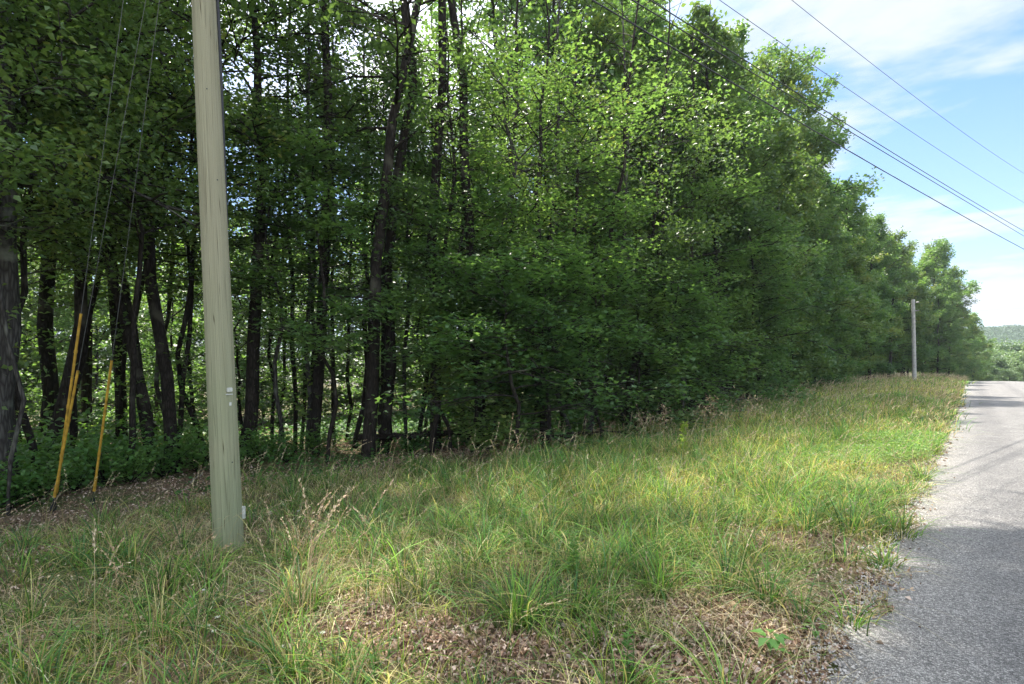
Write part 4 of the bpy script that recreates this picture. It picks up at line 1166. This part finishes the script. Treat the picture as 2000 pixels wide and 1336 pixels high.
# fine turf
x, y = sample([(1.7, 4, 1250), (4, 7, 1050), (7, 12, 950), (12, 20, 460), (20, 40, 200), (40, 78, 80)])
_, Zd = cam_xz(x, y)
b = bareness(x, y)
k = rg.random(len(x)) > np.clip(np.maximum(b * 3.5 + 0.25, 0.9 * nz2(x, y, 4.5, 61) + 0.1), 0.05, 0.82)
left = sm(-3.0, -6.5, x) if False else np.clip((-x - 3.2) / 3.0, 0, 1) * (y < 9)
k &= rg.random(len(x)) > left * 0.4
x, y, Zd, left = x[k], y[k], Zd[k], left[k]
n = len(x)
tall = 0.5 + 0.5 * nz2(x, y, 0.9, 1)
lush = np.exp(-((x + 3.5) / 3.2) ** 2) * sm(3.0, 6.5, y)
h = rg.uniform(0.04, 0.13, n) + 0.26 * tall * rg.random(n) ** 2 * (1 - 0.5 * left) + 0.30 * lush * rg.random(n) ** 1.5
h *= 1 - 0.5 * np.exp(-((x + 0.7) / 0.5) ** 2)
w = rg.uniform(0.003, 0.008, n) * np.clip(Zd / 7, 1, 5)
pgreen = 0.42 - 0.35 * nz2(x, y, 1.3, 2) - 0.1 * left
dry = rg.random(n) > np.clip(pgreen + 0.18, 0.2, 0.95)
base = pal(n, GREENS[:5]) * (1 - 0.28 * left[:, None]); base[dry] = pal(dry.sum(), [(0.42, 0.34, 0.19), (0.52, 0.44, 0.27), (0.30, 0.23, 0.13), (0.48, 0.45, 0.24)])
yel_sun = np.clip(nz2(x, y, 0.8, 3) * 0.8 + lush * 1.0, 0, 1)[:, None]  # patchy yellow tips, plus sunlight painted into the tips along the lush strip
tip = base * (1.2 + 0.5 * rg.random((n, 1))); tip = tip * (1 - 0.5 * yel_sun) + (tip * np.array([1.9, 1.45, 0.9])) * 0.5 * yel_sun
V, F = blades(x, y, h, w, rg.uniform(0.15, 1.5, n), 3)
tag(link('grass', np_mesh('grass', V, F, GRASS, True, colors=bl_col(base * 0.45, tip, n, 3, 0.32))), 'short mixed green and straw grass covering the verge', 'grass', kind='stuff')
print('turf', n)

# long arching blades in clumps
def clump(cx, cy, nb, hm, spread=0.07, wid=0.006, cols=None, lean=(0.2, 1.7), K=5):
    x = cx + rg.normal(0, spread, nb); y = cy + rg.normal(0, spread, nb)
    az = np.arctan2(y - cy, x - cx) + rg.normal(0, 0.6, nb)
    h = hm * rg.uniform(0.5, 1.1, nb)
    V, F = blades(x, y, h, wid * rg.uniform(0.6, 1.2, nb), rg.uniform(lean[0], lean[1], nb), K, az, 0.42)
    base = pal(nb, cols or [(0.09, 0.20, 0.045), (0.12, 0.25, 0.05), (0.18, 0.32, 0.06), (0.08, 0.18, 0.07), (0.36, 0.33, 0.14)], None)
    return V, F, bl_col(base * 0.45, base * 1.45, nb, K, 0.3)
def join(parts):
    Vs, Fs, Cs, b = [], [], [], 0
    for V, F, c in parts:
        Vs.append(V); Fs.append(F + b); Cs.append(c); b += len(V)
    return np.concatenate(Vs), np.concatenate(Fs), np.concatenate(Cs)
parts = []
x, y = sample([(1.9, 4, 14), (4, 8, 15), (8, 14, 11.0), (14, 26, 6.0), (26, 60, 1.8)])
for cx, cy in zip(x, y):
    lu = math.exp(-((cx + 3.5) / 3.0) ** 2) * float(sm(2.5, 5.5, cy))
    if rg.random() > 0.34 + 0.7 * lu: continue
    if bareness(np.array([cx]), np.array([cy]))[0] > 0.25: continue
    if math.hypot((cx - PCX) / 1.2, (cy - PCY) / 3.0) < 1 and rg.random() < 0.85: continue
    _, Zc = cam_xz(cx, cy)
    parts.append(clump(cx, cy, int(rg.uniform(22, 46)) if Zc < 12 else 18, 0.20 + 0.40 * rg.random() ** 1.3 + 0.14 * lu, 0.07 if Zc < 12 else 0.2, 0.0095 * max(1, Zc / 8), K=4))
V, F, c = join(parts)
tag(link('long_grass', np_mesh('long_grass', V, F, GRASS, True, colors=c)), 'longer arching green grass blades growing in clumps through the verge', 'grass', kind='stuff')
print('clumps', len(parts))

# matted straw lying through the green
x, y = sample([(1.8, 4, 420), (4, 8, 260), (8, 16, 130), (16, 34, 40)])
k = rg.random(len(x)) < np.clip(0.5 + 0.8 * nz2(x, y, 1.6, 41), 0.05, 1); x, y = x[k], y[k]; n = len(x); _, Zc = cam_xz(x, y)
V, F = blades(x, y, rg.uniform(0.10, 0.34, n), rg.uniform(0.002, 0.004, n) * np.clip(Zc / 7, 1, 4), rg.uniform(0.8, 2.2, n), 4, None, 0.40)
base = pal(n, [(0.45, 0.37, 0.22), (0.55, 0.46, 0.29), (0.34, 0.25, 0.14), (0.40, 0.36, 0.20)])
tag(link('straw', np_mesh('straw', V, F, LITTER, True, colors=bl_col(base, base * 1.25, n, 4, 0.3))), 'bent dry straw matted between the green grass', 'grass', kind='stuff')

# single tufts close by: things of their own
tufts = [(1010, 1225, 110, 0.42, 'big bright green tuft in the front centre with blades arching left'),
 (1130, 1195, 60, 0.30, 'green grass tuft just right of the big front centre tuft'),
 (1500, 1185, 80, 0.42, 'large drooping grass tuft right of centre over the leaf litter'),
 (1560, 1215, 26, 0.30, 'small yellow green tuft beside the large drooping tuft'),
 (1665, 1225, 34, 0.26, 'small grass tuft next to the asphalt edge at lower right'),
 (1725, 1110, 60, 0.22, 'round dark green tuft at the ragged edge of the road'),
 (1748, 1040, 50, 0.28, 'bright tuft on the road edge above the round dark one'),
 (1800, 940, 90, 0.34, 'tall bright tuft leaning over the pale road edge'),
 (330, 1150, 70, 0.42, 'dark broad bladed tuft left below the wooden pole'),
 (65, 1215, 40, 0.36, 'dark broad bladed tuft near the lower left corner'),
 (570, 1320, 80, 0.34, 'sunlit yellow green tuft at the bottom edge left of centre'),
 (700, 1330, 30, 0.24, 'thin tuft at the bottom edge beside the sunlit one'),
 (1290, 1170, 70, 0.44, 'long bladed tuft between the front centre and drooping tufts'),
 (1180, 1050, 60, 0.46, 'upright tuft behind the goldenrod plant')]
for px, py, nb, hm, lab in tufts:
    cx, cy, cz_ = ground_at(px, py)
    V, F, c = clump(cx, cy, int(nb * 1.3), hm * 1.25, 0.05, 0.0085, K=6)
    V = V - np.array([cx, cy, cz_])
    tag(link('grass_tuft', np_mesh('grass_tuft', V, F, GRASS, True, colors=c), None, (cx, cy, cz_)), lab, 'grass tuft', 'grass tufts in the foreground')

# dry stalks with seed heads
def stalks(x, y, h, az, lean, rad, headcol, stemcol, nsp=26, kind='rye'):
    n = len(x); K = 9
    s = np.linspace(0, 1, K + 1)[None, :]
    hh = h[:, None]; ln = lean[:, None]
    cx = x[:, None] + np.cos(az)[:, None] * ln * hh * s ** 2.6
    cy = y[:, None] + np.sin(az)[:, None] * ln * hh * s ** 2.6
    cz_ = zg(x, y)[:, None] + hh * (s - 0.30 * ln * s ** 4)
    P = np.stack([cx, cy, cz_], -1)
    ww = rad[:, None] * (1.1 - 0.7 * s)
    Vs, Fs = [], []
    for q in range(2):
        tw = az + q * PI / 2
        ax_, ay_ = np.cos(tw)[:, None] * ww, np.sin(tw)[:, None] * ww
        L = np.stack([cx - ax_, cy - ay_, cz_], -1); R_ = np.stack([cx + ax_, cy + ay_, cz_], -1)
        V = np.stack([L, R_], 2).reshape(-1, 3)
        b = np.arange(n)[:, None] * (2 * (K + 1))
        F = np.concatenate([b + np.array([[2 * i, 2 * i + 1, 2 * i + 3, 2 * i + 2]]) for i in range(K)])
        Vs.append(V); Fs.append(F)
    V = np.concatenate(Vs); F = np.concatenate([Fs[0], Fs[1] + len(Vs[0])])
    c = np.tile(np.repeat(stemcol, 2 * (K + 1), 0), (2, 1))
    # spikelets: narrow kites hugging the top of the stem
    ts = rg.uniform(0.74 if kind == 'rye' else 0.78, 1.0, (n, nsp))
    fi = ts * K; i0 = np.minimum(fi.astype(int), K - 1); fr_ = (fi - i0)[..., None]
    ar = np.arange(n)[:, None]
    C = P[ar, i0] * (1 - fr_) + P[ar, i0 + 1] * fr_
    T = P[ar, i0 + 1] - P[ar, i0]; T /= np.linalg.norm(T, axis=2)[..., None]
    rnd = rg.normal(0, 1, (n, nsp, 3))
    if kind == 'rye': D = T + 0.22 * rnd; Ls = rg.uniform(0.010, 0.022, (n, nsp)); offs = 0.002
    else: D = rnd * 0.9 + np.array([0, 0, -0.5]); Ls = rg.uniform(0.012, 0.03, (n, nsp)); offs = 0.05
    D /= np.linalg.norm(D, axis=2)[..., None]
    sc_ = (h / 0.8)[:, None]
    sc_ = np.maximum(sc_, 0.6) * (rad / 0.0013)[:, None] ** 0.6
    C = C + rnd * offs * np.array([1, 1, 0.6]) + D * (Ls * sc_)[..., None] * 0.5
    S = np.cross(D, rg.normal(0, 1, D.shape)); S /= np.linalg.norm(S, axis=2)[..., None]
    Lv = (Ls * sc_)[..., None]
    quad = np.stack([C - D * Lv * 0.5, C + S * Lv * 0.17, C + D * Lv * 0.5, C - S * Lv * 0.17], 2).reshape(-1, 3)
    qf = np.arange(len(quad)).reshape(-1, 4) + len(V)
    hc = np.repeat(headcol, nsp * 4, 0) * np.repeat(rg.normal(1, 0.15, n * nsp), 4)[:, None]
    return np.vstack([V, quad]), [F, qf], np.clip(np.vstack([c, hc]), 0.01, 0.9)
x, y = sample([(2.4, 5, 20), (5, 9, 18), (9, 16, 13), (16, 30, 9), (30, 75, 5)])
k = (rg.random(len(x)) < np.clip(0.5 + 0.6 * nz2(x, y, 1.2, 8) + 0.25 * sm(10, 30, y), 0.04, 1)); x, y = x[k], y[k]
n = len(x); _, Zc = cam_xz(x, y)
st = pal(n, [(0.45, 0.36, 0.20), (0.52, 0.43, 0.26), (0.36, 0.30, 0.14), (0.30, 0.32, 0.12)])
hd = pal(n, [(0.55, 0.45, 0.30), (0.48, 0.36, 0.24), (0.60, 0.50, 0.34)])
V, F, c = stalks(x, y, rg.uniform(0.42, 0.85, n), rg.normal(0.6, 1.0, n), rg.uniform(0.05, 0.8, n), 0.0014 * np.clip(Zc / 6, 1, 5), hd, st, 22)
tag(link('dry_grass', np_mesh('dry_grass', V, F, LITTER, False, colors=c)), 'tan dry grass stalks with seed heads scattered over the verge', 'grass', kind='stuff')
print('stalks', n)
# groups of tall seed stalks one can point at
sgroups = [(575, 1250, 14, 0.84, 0.16, 'rye', 'tallest clump of tan dry seed stalks in front of the wooden pole on its right'),
 (610, 1200, 8, 0.85, 0.10, 'rye', 'tan nodding seed stalks just right of the tallest clump'),
 (265, 1325, 9, 0.8, 0.14, 'rye', 'clump of tan seed stalks leaning right at the lower left'),
 (330, 1290, 6, 0.7, 0.10, 'rye', 'thin tan seed stalks between the two lower left clumps'),
 (60, 1360, 5, 0.62, 0.10, 'rye', 'few pale stalks in the lower left corner'),
 (715, 1190, 6, 0.66, 0.12, 'rye', 'arching pale seed stalks left of centre'),
 (870, 1010, 6, 0.8, 0.14, 'rye', 'pale seed stalks sticking up before the dark wood left of centre'),
 (985, 960, 8, 0.9, 0.15, 'rye', 'brown curved seed stalks before the dark wood at the centre'),
 (755, 985, 5, 0.8, 0.12, 'rye', 'thin brown stalks before the dark log'),
 (1275, 905, 8, 1.05, 0.18, 'pan', 'reddish drooping seed heads below the broken snag'),
 (1385, 890, 9, 1.1, 0.18, 'pan', 'reddish drooping seed heads in front of the pale trunk'),
 (1455, 875, 8, 1.0, 0.16, 'pan', 'reddish drooping seed heads in front of the grey fallen log'),
 (1560, 880, 8, 0.8, 0.18, 'rye', 'tan stalks at the back of the sunlit grass'),
 (1720, 835, 8, 0.7, 0.16, 'rye', 'dry criss-crossing stalks at the shade edge near the road'),
 (1800, 870, 6, 0.6, 0.15, 'rye', 'dry bent stalks leaning over the leafy groundcover patch')]
for px, py, nb, hm, sp_, kd, lab in sgroups:
    cx, cy, cz_ = ground_at(px, py) if py < 1336 else ground_at(px, py)
    x = cx + rg.normal(0, sp_, nb); y = cy + rg.normal(0, sp_, nb)
    _, Zc = cam_xz(cx, cy)
    n = nb
    st = pal(n, [(0.50, 0.38, 0.20), (0.58, 0.46, 0.28), (0.46, 0.30, 0.16)])
    hd = pal(n, [(0.62, 0.50, 0.34), (0.52, 0.38, 0.26)]) if kd == 'rye' else pal(n, [(0.30, 0.21, 0.15), (0.36, 0.28, 0.18)])
    azr = 0.68
    V, F, c = stalks(x, y, hm * 1.15 * rg.uniform(0.7, 1.08, n), rg.normal(azr, 1.5, n), rg.uniform(0.08, 0.55, n) * (1 if kd == 'rye' else 0.4), np.full(n, 0.0015 * max(1, Zc / 7)), hd, st, 24 if kd == 'rye' else 30, kd)
    V = V - np.array([cx, cy, cz_])
    tag(link('seed_stalks', np_mesh('seed_stalks', V, F, LITTER, False, colors=c), None, (cx, cy, cz_)), lab, 'dry stalks', 'tall seed stalks')

# low leafy groundcover
def leaflets(x, y, z, L, cols, name, label, cat, flat=0.5, wid=0.8):
    n = len(x)
    V, F = leaf_cards(np.stack([x, y, z], -1), L, rg, flat, 0.1, wid, 0.06)
    c = np.clip(np.repeat(cols, 4, 0) * np.repeat(rg.normal(1, 0.16, n), 4)[:, None], 0.005, 0.9)
    return tag(link(name, np_mesh(name, V, F, GRASS, False, colors=c)), label, cat, kind='stuff')
x, y = sample([(2, 5, 260), (5, 9, 300), (9, 20, 1500), (20, 40, 60)])
cxg, cyg, _ = ground_at(1735, 905)
patch = np.clip(1.25 - np.hypot((x - cxg) / 1.5, (y - cyg) / 3.6), 0, 1)
other = np.clip(nz2(x, y, 1.1, 12) - 0.15, 0, 1)
k = rg.random(len(x)) < np.clip(patch * 3 + other * 0.35, 0, 1)
x, y, patch = x[k], y[k], patch[k]; n = len(x)
_, Zc = cam_xz(x, y)
hgt = np.where(patch > 0.1, (0.14 + 0.18 * np.sqrt(patch) * (0.75 + 0.4 * nz2(x, y, 5.0, 13))) * (0.45 + 0.6 * rg.random(n)), 0.03 + 0.09 * rg.random(n))
leaflets(x, y, zg(x, y) + hgt, rg.uniform(0.018, 0.034, n) * np.clip(Zc / 8, 1, 2.6), pal(n, [(0.13, 0.24, 0.06), (0.17, 0.29, 0.07), (0.22, 0.32, 0.09), (0.10, 0.20, 0.05)]), 'leafy_groundcover', 'bright low leafy groundcover spreading beside the road and through the grass', 'groundcover')
print('cover', n)

# brown leaf litter
x1, y1 = sample([(1.7, 4, 3000), (4, 8, 1100), (8, 12, 260), (12, 30, 40)])
b = bareness(x1, y1)
k = rg.random(len(x1)) < np.clip(b * 2.2 + 0.42, 0.12, 1); x1, y1 = x1[k], y1[k]
# strip below the trees and the forest floor
n2 = 42000
y2 = rg.uniform(-3, 40, n2) ** 1.0; x2 = edge_x(y2) + 0.35 - np.abs(rg.normal(0, 1.3, n2))
n3 = 22000
y3 = rg.uniform(-10, 34, n3); x3 = rg.uniform(-26, -9, n3)
# few dead leaves blown on the road edge
n4 = 900; y4 = rg.uniform(-1, 30, n4) ** 1.0; x4 = -0.6 + np.abs(rg.normal(0, 0.16, n4)) - 0.05
x = np.concatenate([x1, x2, x3, x4]); y = np.concatenate([y1, y2, y3, y4])
X, Zc = cam_xz(x, y); k = (Zc > 1.5) & (np.abs(X / np.maximum(Zc, 0.1)) < 0.97); x, y, Zc = x[k], y[k], Zc[k]
n = len(x)
L = rg.uniform(0.012, 0.055, n) * np.clip(Zc / 8, 1, 2.4)
zz = np.where(x > -0.5, 0.012, zg(x, y) + 0.012 + 0.02 * rg.random(n))
V, F = leaf_cards(np.stack([x, y, zz], -1), L, rg, 0.6, 0.0, 0.5, 0.25)
cols = pal(n, [(0.27, 0.18, 0.13), (0.38, 0.27, 0.20), (0.50, 0.39, 0.31), (0.15, 0.10, 0.07), (0.60, 0.48, 0.40), (0.40, 0.27, 0.19)])
c = np.clip(np.repeat(cols, 4, 0) * np.repeat(rg.normal(1, 0.15, n), 4)[:, None], 0.01, 0.9)
tag(link('leaf_litter', np_mesh('leaf_litter', V, F, LITTER, False, colors=c)), 'dry brown fallen leaves lying in the thin grass and under the trees', 'leaf litter', kind='stuff')
print('litter', n)

# gravel crumbs along the ragged asphalt edge
n = 5200
y = 1.2 + rg.exponential(6, n); x = road_edge(y) + rg.normal(0.0, 0.09, n)
sz = rg.uniform(0.004, 0.011, n)
oct_ = np.array([[1, 0, 0], [0, 1, 0], [-1, 0, 0], [0, -1, 0], [0, 0, 1]], float)
Vg = np.stack([x, y, np.maximum(zg(x, y), -0.03) + 0.026], -1)[:, None, :] + oct_[None] * sz[:, None, None] * rg.uniform(0.6, 1.3, (n, 5, 3))
b = np.arange(n)[:, None] * 5
Fg = np.concatenate([b + np.array([[0, 1, 4]]), b + np.array([[1, 2, 4]]), b + np.array([[2, 3, 4]]), b + np.array([[3, 0, 4]])])
cg = np.repeat(pal(n, [(0.38, 0.36, 0.34), (0.52, 0.50, 0.47), (0.24, 0.23, 0.22)]), 5, 0)
tag(link('gravel', np_mesh('gravel', Vg.reshape(-1, 3), Fg, LITTER, False, colors=cg)), 'loose pale gravel crumbs along the ragged road edge', 'gravel', kind='stuff')

# undergrowth inside the wood
n = 52000
y = rg.uniform(-12, 36, n); x = -9.5 - np.abs(rg.normal(0, 7.5, n))
k = (nz2(x, y, 0.8, 31) > -0.25); x, y = x[k], y[k]
X, Zc = cam_xz(x, y); k = (Zc > 5) & (np.abs(X / np.maximum(Zc, 0.1)) < 0.98); x, y, Zc = x[k], y[k], Zc[k]
n = len(x)
hgt = (0.08 + 0.55 * rg.random(n) ** 1.6) * (0.7 + 0.5 * nz2(x, y, 1.5, 32))
leaflets(x, y, zg(x, y) + hgt, rg.uniform(0.06, 0.12, n) * np.clip(Zc / 12, 1, 2), pal(n, [(0.05, 0.13, 0.035), (0.07, 0.17, 0.045), (0.10, 0.20, 0.05)]), 'undergrowth', 'low green leafy undergrowth covering the floor of the wood', 'undergrowth', 0.4, 0.75)

# small plants one can name
def weed(px, py, H, nl, Ll, cols, label, cat, name, style):
    cx, cy, cz_ = ground_at(px, py)
    root = empty(name, (cx, cy, cz_))
    t = np.linspace(0, 1, 7)
    P = np.stack([0.05 * H * t ** 2, -0.03 * H * t, H * t], -1)
    a_, b_ = tubes([(P, 0.004 * (1.1 - t), 5)])
    link('stem', np_mesh('stem', a_, b_, GRASS, True, colors=np.tile(np.array([[0.14, 0.22, 0.07]]), (len(a_), 1))), root)
    tt = rg.uniform(0.15 if style == 'goldenrod' else 0.4, 1.0, nl)
    az = np.arange(nl) * 2.4 + rg.normal(0, 0.3, nl)
    C = np.stack([np.interp(tt, t, P[:, 0]), np.interp(tt, t, P[:, 1]), tt * H], -1)
    if style == 'goldenrod': out = Ll * (0.55 - 0.25 * tt); el = 0.7
    else: out = Ll * 0.6 + 0.03; el = 0.15
    D = np.stack([np.cos(az) * math.cos(el), np.sin(az) * math.cos(el), np.full(nl, math.sin(el))], -1)
    S = np.cross(D, np.array([0, 0, 1.0])); S /= np.linalg.norm(S, axis=1)[:, None]
    L = (Ll * rg.uniform(0.7, 1.1, nl) * (1.15 - 0.5 * tt if style == 'goldenrod' else 1))[:, None]
    Wd = L * (0.09 if style == 'goldenrod' else 0.3)
    st_ = 0.0 if style == 'goldenrod' else 0.03
    V = np.stack([C + D * st_, C + D * (st_ + L * 0.45) + S * Wd, C + D * (st_ + L) - np.array([0, 0, 1]) * L * 0.35, C + D * (st_ + L * 0.45) - S * Wd], 1).reshape(-1, 3)
    k = np.arange(nl)[:, None] * 4
    F = np.concatenate([k + np.array([[0, 1, 2]]), k + np.array([[0, 2, 3]])])
    link('leaves', np_mesh('weed_leaves', V, F, GRASS, False, colors=np.repeat(pal(nl, cols), 4, 0)), root)
    tag(root, label, cat)
weed(1120, 1150, 0.42, 90, 0.09, [(0.14, 0.27, 0.07), (0.18, 0.32, 0.09)], 'upright feathery goldenrod plant in front of the sunlit grass at centre right', 'weed', 'goldenrod_plant', 'goldenrod')
weed(1335, 900, 0.75, 110, 0.16, [(0.25, 0.36, 0.07), (0.30, 0.40, 0.09)], 'bright yellow green upright weed below the broken snag', 'weed', 'goldenrod_plant', 'goldenrod')
weed(1505, 1290, 0.16, 11, 0.10, [(0.09, 0.22, 0.05), (0.12, 0.26, 0.06)], 'small dark green seedling with pointed leaves on the bare leaf litter', 'seedling', 'seedling', 'seed')
weed(1225, 1336, 0.30, 60, 0.07, [(0.09, 0.20, 0.06), (0.11, 0.24, 0.07)], 'feathery green weed at the bottom edge right of centre', 'weed', 'goldenrod_plant', 'goldenrod')
weed(1590, 1250, 0.10, 16, 0.05, [(0.13, 0.24, 0.06)], 'tiny green seedling near the asphalt at lower right', 'seedling', 'seedling', 'seed')
# white flower heads
WHITE = plain('petal_white', (0.72, 0.72, 0.62), 0.7)
for px, py, h, s, lab in ((558, 1262, 0.12, 0.030, 'largest white flower head in the sunlit grass at bottom left of centre'), (425, 1205, 0.12, 0.018, 'small pale flower head left of the tallest stalk clump, upper one'),
        (405, 1222, 0.10, 0.016, 'small white flower head below left of the pale one'), (418, 1232, 0.10, 0.014, 'tiny white flower head, lowest of the three left of the stalk clump'),
        (583, 998, 0.22, 0.022, 'white flower head right of the wooden pole base'), (398, 1152, 0.12, 0.012, 'tiny pale flower by the foot of the wooden pole'), (630, 1235, 0.14, 0.016, 'pale green flower head right of the tallest stalk clump')):
    cx, cy, cz_ = ground_at(px, py + 25)
    root = empty('wildflower', (cx, cy, cz_))
    _, Zc = cam_xz(cx, cy)
    hz = EYE + (HORY - py) / FPX * Zc - cz_
    a_, b_ = tubes([(np.array([[0, 0, 0], [0.004, 0.002, hz * 0.6], [0, 0, hz]]), np.array([0.002, 0.0016, 0.001]), 5)])
    link('stem', np_mesh('flower_stem', a_, b_, GRASS, True, colors=np.tile(np.array([[0.14, 0.22, 0.07]]), (len(a_), 1))), root)
    m_ = 70
    rr = np.sqrt(rg.random(m_)) * s; aa = rg.uniform(0, 2 * PI, m_)
    C = np.stack([rr * np.cos(aa), rr * np.sin(aa), hz + 0.2 * (s - rr) + rg.normal(0, 0.002, m_)], -1)
    V, F = leaf_cards(C, rg.uniform(0.005, 0.009, m_), rg, 0.5, 0, 0.9, 0.05)
    link('blossom', np_mesh('blossom', V, F, WHITE), root)
    tag(root, lab, 'flower', 'white wildflowers')
# pale stick standing in the litter and a stone
def stick(pp, label, r=0.007, col=None):
    P = []
    for px, py, dz in pp:
        a, b2, c2 = ground_at(px, py); P.append((a, b2, c2 + dz))
    P = np.array(P); c0 = P[0].copy()
    s = np.linspace(0, 1, len(P)); s2 = np.linspace(0, 1, 9)
    P2 = np.stack([np.interp(s2, s, P[:, k]) for k in range(3)], -1) - c0 + rg.normal(0, 0.003, (9, 3))
    a_, b_ = tubes([(P2, np.linspace(r, r * 0.4, 9), 6)])
    tag(link('twig', np_mesh('twig', a_, b_, BARK_PALE, True), None, tuple(c0)), label, 'twig')
stick([(1165, 1330, 0.0), (1175, 1300, 0.05), (1186, 1262, 0.12)], 'pale crooked twig standing at the bottom edge right of centre', 0.006)
stick([(830, 1290, 0.02), (805, 1200, 0.1), (775, 1110, 0.2)], 'thin straight dry stick leaning left in the front grass', 0.003)
stick([(700, 960, 0.02), (770, 950, 0.03)], 'short dead stick on the leaf litter right of the wooden pole', 0.012)

# ------------------------------------------------------------------ air
HAZE, nt = new_mat('haze_air')
hv = nd(nt, 'ShaderNodeVolumePrincipled', {'Color': (0.80, 0.88, 1.0, 1), 'Density': 0.00035, 'Anisotropy': 0.2})
nt.links.new(hv.outputs[0], nd(nt, 'ShaderNodeOutputMaterial').inputs['Volume'])
hzm = box(100, 500, 0, 1640, 1640, 1, 0.0)
co = np.empty(len(hzm.vertices) * 3, dtype=np.float32); hzm.vertices.foreach_get('co', co); co = co.reshape(-1, 3)
zlow = float(min(GZ.min(), HZ.min())) - 1.0
co[:, 2] = np.where(co[:, 2] > 0, 42.0, zlow)
hzm.vertices.foreach_set('co', co.ravel()); hzm.update(); hzm.materials.append(HAZE)
tag(link('haze', hzm), 'faint blue summer haze hanging over the valley', 'haze', kind='stuff')
